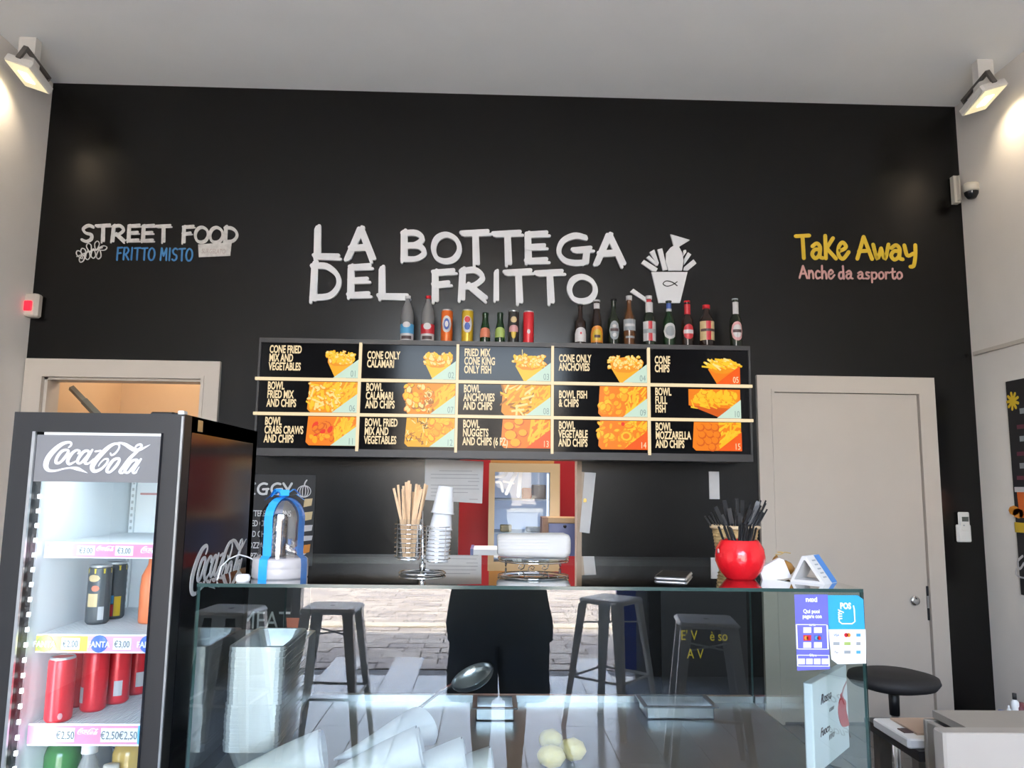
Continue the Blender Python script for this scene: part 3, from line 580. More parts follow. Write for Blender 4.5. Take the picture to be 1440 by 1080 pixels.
def vessel(name, px, ytop, ybase, wpx, body, bm, label, cat, cap=None, caph=.06, parts=(), group=None, Y=BY, zbase=None):
    p = atY(px, ybase, Y); t = atY(px, ytop, Y); h = t.z-p.z; z = mT if zbase is None else zbase; wd = wpx/F*Y*1.0
    h = t.z-z
    e = empty(name, (p.x, Y, z), label, cat, group)
    lathe_obj('body', sc_(PR[body], wd, h), bm, e)
    if body == 'can':
        q = MB(); q.lathe([(.46*wd, h*.955), (.47*wd, h*.975), (.44*wd, h), (.41*wd, h), (.40*wd, h*.975), (0, h*.975)], alu, cap=False); q.build('lid', e)
    if cap: rr = PR[body][-1][0]*wd; lathe_obj('cap', [(0, h*(1-caph)), (rr*1.25, h*(1-caph)), (rr*1.25, h*.995), (0, h)], cap, e, n=14)
    for (nm, m, z0, z1, half, shape, k) in parts:
        zc = (z0+z1)/2; rs = sc_(PR[body], wd, h)
        R = max((r for r, zz in rs if z0*h-.001 <= zz <= z1*h+.001), default=None)
        def rat(zv):
            for (r0, a0), (r1, a1) in zip(rs, rs[1:]):
                if a0 <= zv <= a1 and a1 > a0: return r0+(r1-r0)*(zv-a0)/(a1-a0)
            return rs[-1][0]
        R = max(rat(z0*h), rat(zc*h), rat(z1*h), R or 0)
        q = MB(); curved(q, R+.0006*k, z0*h, z1*h, half, m, shape=shape)
        q.build(nm, e)
    return e, wd, h
cg = mat('clear_bottle', (.20, .20, .20), rough=.08, alpha=.8); br = mat('brown_bottle', (.018, .008, .005), rough=.08); grn = mat('green_bottle', (.008, .03, .008), rough=.08); dgn = mat('dark_green_bottle', (.010, .016, .007), rough=.08)
amb = mat('amber_bottle', (.12, .045, .015), rough=.08, alpha=.9)
Lw = mat('label_white', (.52, .50, .50), rough=.5); Lb = mat('label_blue', (.06, .28, .50), rough=.5); Lr = mat('label_red', (.50, .02, .03), rough=.4); Lo = mat('label_orange', (.60, .22, .02), rough=.4); Lg = mat('label_grey', (.26, .28, .29), rough=.5)
Lgr = mat('label_green', (.30, .40, .10), rough=.5); Lco = mat('label_coral', (.60, .18, .10), rough=.5); Lcr = mat('label_cream', (.55, .42, .22), rough=.5); Lp = mat('label_pink', (.55, .28, .28), rough=.5); Lye = mat('label_yellow', (.55, .36, .02), rough=.4)
ink = mat('ink_dark', (.06, .03, .03), rough=.5); inkb = mat('ink_blue', (.05, .10, .35), rough=.5)
co_or = mat('can_orange', (.68, .13, .015), rough=.3, metal=.2); co_ye = mat('can_yellow', (.55, .36, .02), rough=.3, metal=.2); co_bk = mat('can_black', (.02, .02, .02), rough=.3); co_rd = mat('can_red', (.62, .02, .03), rough=.3, metal=.15)
gsd = 'soft drinks on top of the menu board'; gbr = 'beer bottles on top of the menu board'
vessel('plastic_bottle', 572, 416, 475, 20, 'cola', cg, 'clear drink bottle with blue label and white cap, first at left on menu board', 'bottle', Lw, .07, (('label', Lb, .18, .38, 1.5, 'rect', 1), ('label', Lw, .04, .18, 1.5, 'rect', 1), ('label_text', Lw, .30, .42, .6, 'oval', 3), ('label_text', ink, .06, .13, .8, 'rect', 3)), gsd)
vessel('plastic_bottle', 601, 416, 475, 20, 'cola', cg, 'clear drink bottle with red cap and red and white label on menu board', 'bottle', co_rd, .07, (('label', Lr, .18, .38, 1.5, 'rect', 1), ('label', Lw, .04, .18, 1.5, 'rect', 1), ('label_text', Lw, .26, .40, .6, 'oval', 3), ('label_text', ink, .06, .13, .8, 'rect', 3)), gsd)
vessel('drink_can', 628, 436, 475, 17, 'can', co_or, 'orange soft drink can with white oval swirl, standing on menu board', 'can', parts=(('swirl', Lw, .3, .8, .9, 'oval', 1), ('swirl', inkb, .38, .72, .5, 'oval', 2), ('swirl', Lw, .46, .64, .3, 'oval', 3)), group=gsd)
vessel('drink_can', 657, 436, 475, 17, 'can', co_ye, 'yellow soft drink can with white and pink swirl on menu board', 'can', parts=(('swirl', Lw, .3, .8, .9, 'oval', 1), ('swirl', Lr, .6, .78, .5, 'oval', 2), ('swirl', inkb, .38, .60, .5, 'oval', 3)), group=gsd)
vessel('juice_bottle', 682, 440, 476, 15, 'mini', grn, 'small dark green bottle with coral label beside the yellow can', 'bottle', parts=(('label', Lco, .20, .50, 1.3, 'arch', 1), ('label_text', Lw, .02, .12, .15, 'oval', 1)), group=gsd)
vessel('juice_bottle', 703, 440, 476, 15, 'mini', grn, 'small green bottle with pale green label beside the black can', 'bottle', parts=(('label', Lgr, .20, .52, 1.3, 'arch', 1), ('label_text', Lw, .02, .12, .15, 'oval', 1)), group=gsd)
vessel('drink_can', 722, 437, 476, 16, 'can', co_bk, 'black can with yellow and pink fruit print between green bottle and red can', 'can', parts=(('fruit_print', Lcr, .62, .8, .6, 'oval', 1), ('fruit_print', Lye, .15, .5, .45, 'oval', 1), ('fruit_print', Lp, .35, .55, .9, 'arch', 2)), group=gsd)
vessel('drink_can', 743, 438, 477, 16, 'can', co_rd, 'plain red cola can with a small white dot on menu board', 'can', parts=(('dot', Lw, .30, .44, .3, 'oval', 1),), group=gsd)
vessel('beer_bottle', 816, 428, 476, 17, 'shoulder', br, 'short black-necked beer bottle with white arched label, leftmost of beers', 'bottle', black_mat, .05, (('label', Lw, .08, .42, 1.2, 'arch', 1), ('label_text', Lr, .25, .31, .15, 'oval', 3)), gbr)
vessel('beer_bottle', 839, 422, 477, 18, 'cone', br, 'tapered brown beer bottle with orange pointed label and cream neck foil', 'bottle', Lw, .04, (('label', Lo, .06, .42, 1.3, 'arch', 1), ('label', Lye, .10, .34, .8, 'arch', 2), ('label_text', ink, .16, .22, .5, 'rect', 4), ('neck_label', Lw, .80, .92, 1.2, 'rect', 1)), gbr)
vessel('beer_bottle', 863, 421, 478, 18, 'longneck', dgn, 'dark green beer bottle with silver grey oval label', 'bottle', black_mat, .04, (('label', Lg, .12, .52, .9, 'oval', 1), ('label_text', ink, .30, .36, .7, 'rect', 2), ('label_text', Lw, .38, .44, .35, 'oval', 3), ('label_text', Lw, .18, .26, .35, 'oval', 3)), gbr)
vessel('beer_bottle', 885, 416, 478, 18, 'longneck', amb, 'amber beer bottle with white swing top and pale grey label', 'bottle', Lw, .09, (('label', Lg, .30, .52, 1.3, 'rect', 1), ('label_text', Lw, .38, .43, .9, 'rect', 2), ('label_text', Lg, .15, .19, .8, 'rect', 1)), gbr)
vessel('beer_bottle', 913, 416, 478, 19, 'longneck', dgn, 'dark beer bottle with white label crossed by a red stripe and white neck foil', 'bottle', Lw, .07, (('label', Lw, .10, .48, 1.3, 'rect', 1), ('stripe', Lr, .10, .48, .30, 'rect', 2), ('label_text', Lg, .25, .33, 1.2, 'rect', 3), ('neck_label', Lw, .66, .86, 1.2, 'rect', 1), ('neck_label', Lr, .86, .92, 1.2, 'rect', 1)), gbr)
vessel('beer_bottle', 941, 423, 478, 18, 'longneck', grn, 'green beer bottle with round white label and blue and white neck band', 'bottle', black_mat, .03, (('label', Lw, .16, .50, 1.2, 'oval', 1), ('label_text', Lg, .22, .44, .8, 'oval', 2), ('neck_label', inkb, .78, .94, 1.3, 'rect', 1), ('neck_label', Lw, .76, .82, 1.3, 'rect', 2)), gbr)
vessel('beer_bottle', 967, 423, 479, 18, 'longneck', br, 'brown beer bottle with red neck foil and round red and white label', 'bottle', co_rd, .04, (('label', Lr, .16, .48, 1.0, 'oval', 1), ('label_text', Lw, .28, .36, .85, 'rect', 2), ('neck_label', Lr, .70, .92, 1.4, 'rect', 1)), gbr)
vessel('beer_bottle', 994, 429, 480, 22, 'stubby', br, 'wide short beer bottle with red cap and cream label with red stripe', 'bottle', co_rd, .09, (('label', Lcr, .16, .60, 1.3, 'rect', 1), ('stripe', Lr, .16, .60, .32, 'rect', 2), ('label_text', ink, .36, .42, 1.1, 'rect', 3)), gbr)
vessel('beer_bottle', 1035, 420, 481, 18, 'longneck', dgn, 'tall green beer bottle with white neck label and pink oval label, rightmost of beers', 'bottle', Lg, .03, (('label', Lp, .14, .52, 1.1, 'oval', 1), ('label_text', Lw, .20, .46, .8, 'oval', 2), ('label_text', ink, .30, .36, .75, 'rect', 3), ('neck_label', Lw, .68, .92, 1.1, 'rect', 1)), gbr)

# ================================================================== WALL FITTINGS
fx = atY(43, 430, 4.90)
e = empty('alarm_light', (fx.x-.04, 4.90, fx.z), 'small white wall box with a glowing red square at left edge of black wall', 'alarm')
q = MB(); q.rbox((-.02, -.035, -.075), (.10, .04, .075), white_trim, .02); q.build('case', e)
q = MB(); q.rbox((.0, -.042, -.04), (.07, -.033, .025), glow('red_led', (1, .02, .04), 2.2), .012); q.build('red_lamp', e)
e = empty('wall_camera', (XR-.03, 4.78, atY(1352, 270, 4.78).z), 'small white camera with dark lens on a bracket at right of black wall', 'camera')
ivory = mat('ivory_plastic', (.45, .42, .36), rough=.5)
q = MB(); q.box((-.045, .11, -.03), (-.005, .15, .16), ivory); q.box((-.028, .08, -.02), (-.020, .11, .15), ivory); q.build('bracket', e)
q = MB(); M = Matrix.Rotation(.5, 4, 'Y'); q.lathe([(0, 0), (.045, 0), (.05, .012), (.05, .05), (.04, .06), (0, .062)], ivory, n=18, M=Matrix.Translation((.0, 0, -.0))); q.lathe([(0, -.045), (.025, -.042), (.042, -.015), (.044, 0)], black_gloss, n=18); q.build('camera_head', e)
p0 = atX(1372, 497, XR-.012); p1 = atX(1440, 485, XR-.012)
q = MB(); q.box((XR-.02, p1.y-.9, p0.z-.012), (XR, p0.y+.02, p0.z+.012), white_trim); tag(q.build('wall_rail'), 'thin white rail running along the right wall above the poster', 'rail')
pg = empty('wall_poster', (XR-.006, 3.2, 1.4), 'black food poster on right wall cut by the picture edge', 'poster')
pa = atX(1414, 537, XR-.012); pb = atX(1430, 835, XR-.012)
ya = pa.y; zt = pa.z; zb_ = pb.z
q = MB(); q.box((XR-.012, ya-.75, zb_), (XR, ya, zt), black_soft); o = q.build('poster_sheet', pg); o.location = -pg.location
def rp(px, py): return atX(px, py, XR-.013)
q = MB(); trx = lambda u, v, w_: Vector((XR-.0125-w_, u, v))
c_ = rp(1424, 564)
for i in range(9):
    a = 2*PI*i/9; q.stroke([(c_.y, c_.z), (c_.y+.05*math.cos(a), c_.z+.05*math.sin(a))], .018, .0005, yel, tr=trx)
for yy in (600, 638, 672): z = rp(1436, yy).z; q.box((XR-.0135, ya-.7, z-.012), (XR-.012, rp(1430, yy).y, z+.012), mat('dark_magenta', (.10, .01, .03), rough=.5))
for yy in (578, 617, 655): z = rp(1436, yy).z; q.box((XR-.0135, ya-.7, z-.016), (XR-.012, rp(1434, yy).y, z+.016), Lg)
z0 = rp(1436, 728).z; z1 = rp(1436, 692).z; q.prism([(rp(1434, 728).y, z0), (rp(1430, 692).y, z1), (ya-.6, z1), (ya-.6, z0)], .001, co_or, tr=trx)
q.prism([(rp(1432, 694).y+.03, z1), (ya-.6, z1), (ya-.6, z1+.03), (rp(1432, 694).y+.03, z1+.03)], .0012, Lw, tr=trx)
for (px, py) in ((1426, 718), (1432, 722)): c_ = rp(px, py); q.prism([(c_.y+.05*math.cos(i*PI/4), c_.z+.03*math.sin(i*PI/4)) for i in range(8)], .001, Lo, tr=trx)
z = rp(1436, 742).z; q.prism([(rp(1427, 742).y, z-.03), (rp(1427, 742).y, z+.03), (ya-.6, z+.02), (ya-.6, z-.02)], .001, Lye, tr=trx)
q.stroke([(rp(1438, 782).y, rp(1438, 782).z), (rp(1431, 790).y, rp(1431, 790).z), (rp(1434, 800).y, rp(1434, 800).z), (rp(1440, 792).y, rp(1440, 792).z)], .014, .0006, Lw, tr=trx)
q.stroke([(rp(1430, 810).y, rp(1430, 800).z), (rp(1436, 806).y, rp(1436, 812).z), (ya-.5, rp(1436, 806).z)], .01, .0006, Lw, tr=trx)
o = q.build('poster_print', pg); o.location = -pg.location
e = empty('thermostat', (atY(1352, 742, WY).x, WY, atY(1352, 742, WY).z), 'white remote control in a holder on black strip right of the white door', 'thermostat')
ivp = mat('pale_plastic', (.60, .58, .54), rough=.45)
q = MB(); q.rbox((-.045, -.03, -.09), (.05, 0, .02), ivp, .012); q.build('holder', e)
q = MB(); q.rbox((-.032, -.034, -.02), (.042, -.008, .10), ivp, .012); q.build('remote', e)
q = MB(); q.box((-.014, -.0355, .040), (.028, -.0338, .07), mat('lcd_dark', (.06, .07, .06), rough=.3)); q.rbox((-.008, -.038, .012), (.0, -.033, .02), Lg, .002); q.build('screen', e)
# flood lamps in the corners under the ceiling
warm = glow('flood_led', (1, .84, .50), 9)
warmg = mat('flood_diffuser', (.62, .60, .45), rough=.3, emit=(1, .85, .5), es=.3)
def flood(px, py, X, side, label, rz, tilt):
    p = atX(px, py, X); e = empty('flood_lamp', p, label, 'lamp', 'ceiling corner floodlights')
    R = Matrix.Rotation(rz, 4, 'Z') @ Matrix.Rotation(-.22, 4, 'X') @ Matrix.Rotation(tilt, 4, 'Y')
    q = MB(); q.rbox((-.09, -.12, 0), (.09, .12, .045), ivp, .012, M=R); q.build('housing', e)
    q = MB(); q.box((-.078, -.106, -.004), (.078, .106, 0), warmg, M=R); q.build('diffuser', e)
    q = MB(); q.box((-.03, -.045, -.008), (.03, .045, -.0035), warm, M=R); q.build('led', e)
    q = MB(); q.box((-.015, -.13, .03), (.015, -.115, .12), mat('bracket_dark', (.10, .09, .08), rough=.5), M=R); q.box((-.015, .115, .03), (.015, .13, .12), MATS['bracket_dark'], M=R); q.box((-.015, -.13, .105), (.015, .13, .12), MATS['bracket_dark'], M=R); q.box((-.05, -.03, .06), (.05, .03, ZC-p.z), ivp); q.build('bracket', e)
    l = bpy.data.lights.new('flood_lamp_light', 'AREA'); l.shape = 'RECTANGLE'; l.size = .1; l.size_y = .1; l.energy = .9; l.color = (1, .83, .6); l.spread = 2.4
    lo = bpy.data.objects.new('flood_lamp_light', l); C.objects.link(lo); lo.location = p+(R @ Vector((0, 0, -.02)))
    d = (R.to_3x3() @ Vector((0, 0, -1))); lo.rotation_euler = d.to_track_quat('-Z', 'Y').to_euler()
flood(38, 108, XL+.15, -1, 'small square floodlight glowing warm at left corner of the ceiling', 0, .35)
flood(1385, 141, XR-.17, 1, 'small square floodlight glowing brightly at right corner of the ceiling', 0, -.35)
pr = atX(1400, 118, XR-.02)
q = MB(); q.tube([(XR-.012, 4.2, ZC-.03), (XR-.012, -2.3, ZC-.03)], .009, ivory, n=8); tag(q.build('cable_conduit'), 'thin white conduit running along the right wall under the ceiling', 'conduit')
# wall poster with vegetable and meat lists
vp = empty('menu_poster', (-1.5, WY-.004, 1.2), 'black VEGGY and MEAT menu poster on back wall behind the glass dome', 'poster')
x0 = atY(300, 700, WY).x; x1 = atY(443, 700, WY).x; zt = atY(440, 668, WY).z
def vl(p): return Vector(p)-vp.location
q = MB(); q.box(vl((x0, WY-.006, .2)), vl((x1, WY-.001, zt)), mat('poster_black', (.012, .012, .013), rough=.3)); q.build('poster_sheet', vp)
chalk = mat('chalk_print', (.60, .60, .60), rough=.6)
for ch, xa, xb in (('V', 318, 334), ('E', 341, 360), ('G', 363, 384), ('G', 387, 407), ('Y', 399+5, 413)):
    a = atY(xa if ch != 'Y' else 398, 695, WY); b = atY(xb if ch != 'Y' else 411, 680, WY)
    if ch == 'G' and xa == 387: a = atY(382, 695, WY); b = atY(397, 680, WY)
    if ch == 'G' and xa == 363: a = atY(363, 695, WY); b = atY(378, 680, WY)
    glyph(ch, a.x-vp.location.x, a.z-1.2, b.x-vp.location.x, b.z-1.2, .014, .002, chalk, y=-.003).build('letter', vp)
q = MB(); c_ = atY(428, 691, WY); cx, cz = c_.x-vp.location.x, c_.z-1.2
for rr in (.042, .026, .01): q.stroke([(cx+rr*math.cos(i*PI/5), cz+.036*math.sin(i*PI/5)) for i in range(10)], .005, .002, chalk, tr=lambda u, v, w_: Vector((u, -.003-w_, v)), closed=True)
q.stroke([(cx, cz+.035), (cx+.004, cz+.055), (cx+.014, cz+.07)], .008, .002, chalk, tr=lambda u, v, w_: Vector((u, -.003-w_, v))); q.build('onion_drawing', vp)
for s_, yy in (('BATTERED ONIONS', 723), ('FRIED CHIPS', 737), ('AND CHEESE', 752), ('MOZZARELLA CR', 768), ('(3 PZ)', 783)):
    a = atY(353 if yy < 780 else 353, yy, WY-.006); t = text(s_, (a.x-.04, WY-.008, a.z-.012), .052, chalk, vp, sx=.62, bold=.0008)
q = MB()
for (px, py, wd, hh, m) in ((433, 707, .05, .028, Lcr), (433, 726, .05, .03, Lcr), (432, 743, .06, .022, Lw), (432, 757, .06, .018, Lw), (431, 772, .04, .03, Lo)):
    c_ = atY(px, py, WY); q.prism([(c_.x+1.5-wd/2, c_.z-1.2-hh), (c_.x+1.5+wd/2, c_.z-1.2-hh*.6), (c_.x+1.5+wd/2+.005, c_.z-1.2+hh), (c_.x+1.5-wd/2+.005, c_.z-1.2+hh*.8)], .002, m, tr=lambda u, v, w_: Vector((u, -.003-w_, v)))
q.build('food_print', vp)
text('MEAT', atY(337, 884, WY-.008), .15, chalk, vp, sx=.8)
q = MB(); c_ = atY(412, 878, WY); cx, cz = c_.x+1.5, c_.z-1.2; q.prism([(cx-.04, cz+.04), (cx+.04, cz+.04), (cx+.03, cz-.05), (cx-.03, cz-.05)], .002, Lco, tr=lambda u, v, w_: Vector((u, -.003-w_, v))); q.build('food_print', vp)
# yellow-lettered poster low on the right part of the black wall
yp = empty('notice_board', (1.2, WY, .9), 'black notice with yellow lettering low on back wall seen through the case', 'sign')
x0 = atY(930, 880, WY).x; x1 = atY(1050, 880, WY).x; q = MB(); q.box(Vector((x0, WY-.006, .15))-yp.location, Vector((x1, WY-.001, .95))-yp.location, MATS['poster_black']); q.build('board', yp)
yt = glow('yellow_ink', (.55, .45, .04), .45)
text("E' V", atY(957, 900, WY-.008), .085, yt, yp, sx=.8); text("è so", atY(998, 901, WY-.008), .085, yt, yp, sx=.8); text("A V", atY(966, 926, WY-.008), .085, yt, yp, sx=.8)
# papers on the wall around the pass-through
pp = [atY(x, y, WY-.01) for x, y in ((598, 645), (680, 649), (678, 708), (597, 703))]
e = empty('notice_sheet', (pp[0].x, WY-.01, pp[3].z), 'white printed notice sheet taped left of the kitchen opening', 'paper')
q = MB(); q.prism([(p.x-e.location.x, p.z-e.location.z) for p in pp], .0015, paper, tr=tr_w); q.build('sheet', e)
q = MB()
for i, (xa, xb) in enumerate(((20, 66), (8, 74), (8, 76), (60, 76), (8, 74), (8, 76), (8, 60), (8, 40), (62, 74))):
    a = atY(598+xa, 662+i*5, WY); b = atY(598+xb, 662.8+i*5, WY); q.box((a.x-e.location.x, -.003, a.z-e.location.z-.0018), (b.x-e.location.x, -.0017, a.z-e.location.z+.0018), mat('print_grey', (.32, .32, .32), rough=.8))
q.build('text_lines', e)
pj = [atY(x, y, 4.925) for x, y in ((822, 664), (838, 665), (829, 750), (815, 748))]
e = empty('folded_leaflet', (pj[0].x, 4.925, pj[3].z), 'white folded leaflet sticking out from right side of kitchen opening', 'paper')
q = MB(); q.prism([(p.x-e.location.x, p.z-e.location.z) for p in pj], .002, paper, tr=tr_w); q.build('front_leaf', e)
pj2 = [atY(x, y, 4.935) for x, y in ((814, 663), (823, 664), (817, 748), (812, 745))]
q = MB(); q.prism([(p.x-e.location.x, p.z-e.location.z) for p in pj2], .002, mat('paper_cream', (.52, .42, .32), rough=.8), tr=lambda u, v, w_: Vector((u, -w_+.012, v))); q.build('back_leaf', e, label='cream back leaf')
c_ = atY(823, 703, 4.92); q = MB(); q.box(Vector((c_.x-.012, 4.915, c_.z-.015))-e.location, Vector((c_.x+.008, 4.926, c_.z+.008))-e.location, mat('brass_clip', (.4, .3, .1), rough=.3, metal=1)); q.build('clip', e)
c0 = atY(997, 663, WY-.01); c1 = atY(1012, 702, WY-.01)
q = MB(); q.box((c0.x, WY-.012, c1.z), (c1.x, WY, c0.z), paper); tag(q.build('paper_strip'), 'narrow white paper strip on black wall above the straws', 'paper')
# ================================================================== KITCHEN THINGS
cream = mat('cream_cabinet', (.55, .42, .25), rough=.45)
FYK = 5.9
fa = atY(688, 651, FYK); fb_ = atY(787, 652, FYK)
kf = empty('display_refrigerator', ((fa.x+fb_.x)/2, FYK, 0), 'cream framed upright refrigerator with glass door in the kitchen', 'refrigerator')
hw = (fb_.x-fa.x)/2; zt = fa.z
fin = mat('fridge_inside', (.50, .58, .72), rough=.5, emit=(.50, .62, .88), es=.2)
q = MB(); q.box((-hw, .021, .05), (-hw+.03, .6, zt), cream); q.box((hw-.03, .021, .05), (hw, .6, zt), cream); q.box((-hw+.03, .021, zt-.03), (hw-.03, .57, zt), cream); q.box((-hw, .57, .05), (hw, .6, zt), fin); q.box((-hw, .02, .05), (hw, .6, .1), cream); q.build('cabinet', kf)
t = .075; q = MB(); q.box((-hw, -.03, .1), (-hw+t*.6, .02, zt), cream); q.box((hw-t, -.03, .1), (hw, .02, zt), cream); q.box((-hw+t*.6, -.029, zt-t*.9), (hw-t, .019, zt-.001), cream); q.box((-hw+t*.6, -.029, .1), (hw-t, .019, .2), cream); o = q.build('door_frame', kf)
q = MB(); q.box((-hw+t*.5, -.01, .2), (hw-t, -.004, zt-t*.8), pane_glass('fridge_glass', (.93, .95, .97), k=.45)); q.build('door_pane', kf)
q = MB(); q.box((hw-t-.02, .03, .2), (hw-t-.005, .045, zt-t), glow('white_led', (.85, .92, 1), 1.6)); q.build('led_strip', kf)
for z in (atY(740, 702, FYK).z, atY(740, 750, FYK).z, .9, .6): q = MB(); q.box((-hw+.03, .06, z-.012), (hw-.03, .55, z), mat('shelf_blueish', (.40, .46, .55), rough=.3)); q.build('shelf', kf)
q = MB()
g0 = lambda x, y: (atY(x, y, FYK).x-kf.location.x, atY(x, y, FYK).z)
wrefl = mat('reflected_sign_white', (.8, .8, .82), rough=.5, emit=(.8, .85, .9), es=.25)  # glowing white strokes paint a window sign's reflection on the door glass
q.stroke([g0(697, 661), g0(711, 662), g0(710, 668), g0(697, 671)], .02, .001, wrefl, tr=lambda u, v, w_: Vector((u, -.013-w_, v)))
q.stroke([g0(698, 678), g0(704, 679), g0(707, 691)], .02, .001, wrefl, tr=lambda u, v, w_: Vector((u, -.013-w_, v)))
q.stroke([g0(727, 662), g0(718, 680), g0(712, 694)], .028, .001, wrefl, tr=lambda u, v, w_: Vector((u, -.013-w_, v)), smooth=False); q.stroke([g0(732, 662), g0(729, 697)], .03, .001, wrefl, tr=lambda u, v, w_: Vector((u, -.013-w_, v)), smooth=False)
q.stroke([g0(708, 677), g0(722, 680)], .016, .001, wrefl, tr=lambda u, v, w_: Vector((u, -.013-w_, v)), smooth=False)
q.build('painted_reflection', kf, label='white strokes painted as a reflected window sign')
def kitchen_box(px, py, px2, py2, m, nm, lb, cat, Y=FYK+.25):
    a = atY(px, py2, Y); b = atY(px2, py, Y); q = MB(); q.rbox((a.x, Y, a.z), (b.x, Y+.12, b.z), m, .01); return tag(q.build(nm), lb, cat)
zs1 = atY(740, 702, FYK).z; zs2 = atY(740, 750, FYK).z
def onshelf(nm, px, wd, hh, z, m, lb, cat, dy=.2):
    x = atY(px, 700, FYK+dy).x; q = MB(); q.rbox((x-wd/2, FYK+dy, z), (x+wd/2, FYK+dy+.12, z+hh), m, .012); return tag(q.build(nm), lb, cat)
onshelf('food_box', 741, .075, .085, zs1, mat('box_orange', (.60, .14, .08), rough=.5), 'small orange-red packet on upper shelf of kitchen refrigerator', 'packet')
onshelf('food_box', 758, .11, .11, zs1, mat('box_beige', (.55, .48, .45), rough=.5), 'beige carton on upper shelf of kitchen refrigerator', 'carton')
onshelf('food_tray', 752, .13, .035, zs2, paper, 'pale wrapped tray on middle shelf of kitchen refrigerator', 'tray')
onshelf('food_tub', 712, .09, .05, zs2, Lcr, 'small cream tub on middle shelf of kitchen refrigerator', 'tub')
ca = atY(763, 728, 5.6); cb = atY(830, 728, 5.6)
kc = empty('kitchen_cabinet', (ca.x, 5.6, 0), 'brown kitchen cabinet with bluish front right of the refrigerator', 'cabinet')
wood = mat('cabinet_wood', (.26, .13, .07), rough=.45, noise=.15, scale=14); bluef = mat('cabinet_blue', (.14, .16, .32), rough=.3, noise=.1, scale=6)
q = MB(); q.box((0, 0, 0), (.04, .27, ca.z), wood); q.box((.04, 0, ca.z-.035), (.6, .27, ca.z), mat('cabinet_top_edge', (.50, .32, .16), rough=.5)); q.box((.04, .02, 0), (.6, .27, ca.z-.035), wood); q.build('carcass', kc)
q = MB(); q.box((.045, -.002, .05), (.58, .02, ca.z-.04), bluef); q.build('cabinet_door', kc)
q = MB(); q.lathe([(0, 0), (.012, 0), (.012, .015), (0, .018)], black_mat, n=10, M=Matrix.Translation((.16, -.002, ca.z-.06)) @ Matrix.Rotation(PI/2, 4, 'X')); q.build('knob', kc)
q = MB(); q.rbox((-hw+.01, .02, zt), (hw-.04, .5, zt+.12), mat('orange_wood', (.34, .17, .05), rough=.5), .004); tag(q.build('wooden_box', None, kf.location), 'low brown wooden box lying on top of the kitchen refrigerator', 'box')
wt = atY(672, 774, 5.2); q = MB(); q.box((wt.x-.03, 5.2, 0), (wt.x+.16, 5.55, wt.z+.005), white); q.box((wt.x-.05, 5.19, wt.z-.09), (wt.x-.03, 5.55, wt.z+.01), bluef)
tag(q.build('low_chest'), 'low white chest top seen behind the counter left of refrigerator', 'chest')

# ================================================================== DISPLAY COUNTER
GY0, GY1, GX0, GX1, GT, DZ = 1.80, 2.58, -.655, .868, 1.205, .75
case = empty('glass_display_case', (.1, 2.19, 0), 'glass topped display counter in the middle of the shop', 'display case')
def cb_(a, b): return Vector(a)-case.location, Vector(b)-case.location
def part(name, a, b, m, parent=case, r=0):
    q = MB(); a, b = cb_(a, b); (q.rbox(a, b, m, r) if r else q.box(a, b, m)); return q.build(name, parent)
def pane(name, a, b, m, axis):
    q = MB(); a, b = cb_(a, b); q.box(a, b, m); e = q.mi(gedge)
    for i, f in enumerate(q.f):   # box face order: bottom, top, front, right, back, left
        ax = {0: 2, 1: 2, 2: 1, 3: 0, 4: 1, 5: 0}[i]
        if ax != axis: q.m[i] = e
    return q.build(name, case)
part('base_cabinet', (GX0+.01, GY0+.01, 0), (GX1-.01, GY1-.01, DZ-.03), mat('counter_steel', (.30, .31, .32), rough=.35, metal=.6, noise=.05, scale=10))
part('deck', (GX0+.006, GY0+.008, DZ-.03), (GX1-.006, GY1-.006, DZ), mat('deck_steel', (.13, .14, .145), rough=.30, metal=.5, noise=.06, scale=12))
pane('front_pane', (GX0, GY0, DZ-.02), (GX1, GY0+.006, GT-.008), glass, 1)
pane('side_pane', (GX0, GY0+.007, DZ), (GX0+.006, GY1, GT-.008), glass, 0); pane('side_pane', (GX1-.006, GY0+.007, DZ), (GX1, GY1, GT-.008), glass, 0)
pane('top_pane', (GX0, GY0, GT-.008), (GX1, GY1, GT), glass_top, 2)
part('rear_rail', (GX0+.01, GY1-.02, GT-.028), (GX1-.01, GY1, GT-.009), steel); part('rear_rail', (GX0+.01, GY1-.02, DZ), (GX1-.01, GY1, DZ+.02), steel)
T0 = GT
# stickers on the front glass
def sticker_pt(x, y): return atY(x, y, GY0-.001)
st = empty('payment_sticker', sticker_pt(1120, 940), 'purple payment sticker reading nexi and Qui puoi pagare con on the glass', 'sticker')
purple = mat('sticker_purple', (.12, .12, .50), rough=.4)
def spoly(parent, pts, m, off=0, name='backing'):
    q = MB(); q.prism([(sticker_pt(*p).x-parent.location.x, sticker_pt(*p).z-parent.location.z) for p in pts], .0004, m, tr=lambda u, v, w_: Vector((u, -w_-off, v))); return q.build(name, parent)
stw = mat('sticker_white', (.72, .74, .76), rough=.4)
spoly(st, [(1117, 836), (1164, 836), (1167, 941), (1121, 943)], purple)
def stext(parent, s_, px, py, hpx, m=stw, sx=.9, bold=.0004, al='CENTER', name='lettering'):
    p = sticker_pt(px, py); return text(s_, (p.x, GY0-.0018, p.z), hpx/F*GY0/.70, m, parent, sx=sx, bold=bold, align=al, depth=.0002, name=name)
stext(st, 'nexi', 1141, 846, 6.5, sx=1.05, bold=.0006); stext(st, 'Qui puoi', 1141, 862, 5, sx=.9); stext(st, 'pagare con', 1142, 869, 5, sx=.85); stext(st, 'Oltre', 1143, 923, 3.5, sx=.9, bold=.0001); stext(st, 'carte', 1142, 880, 3.5, sx=.9, bold=.0001)
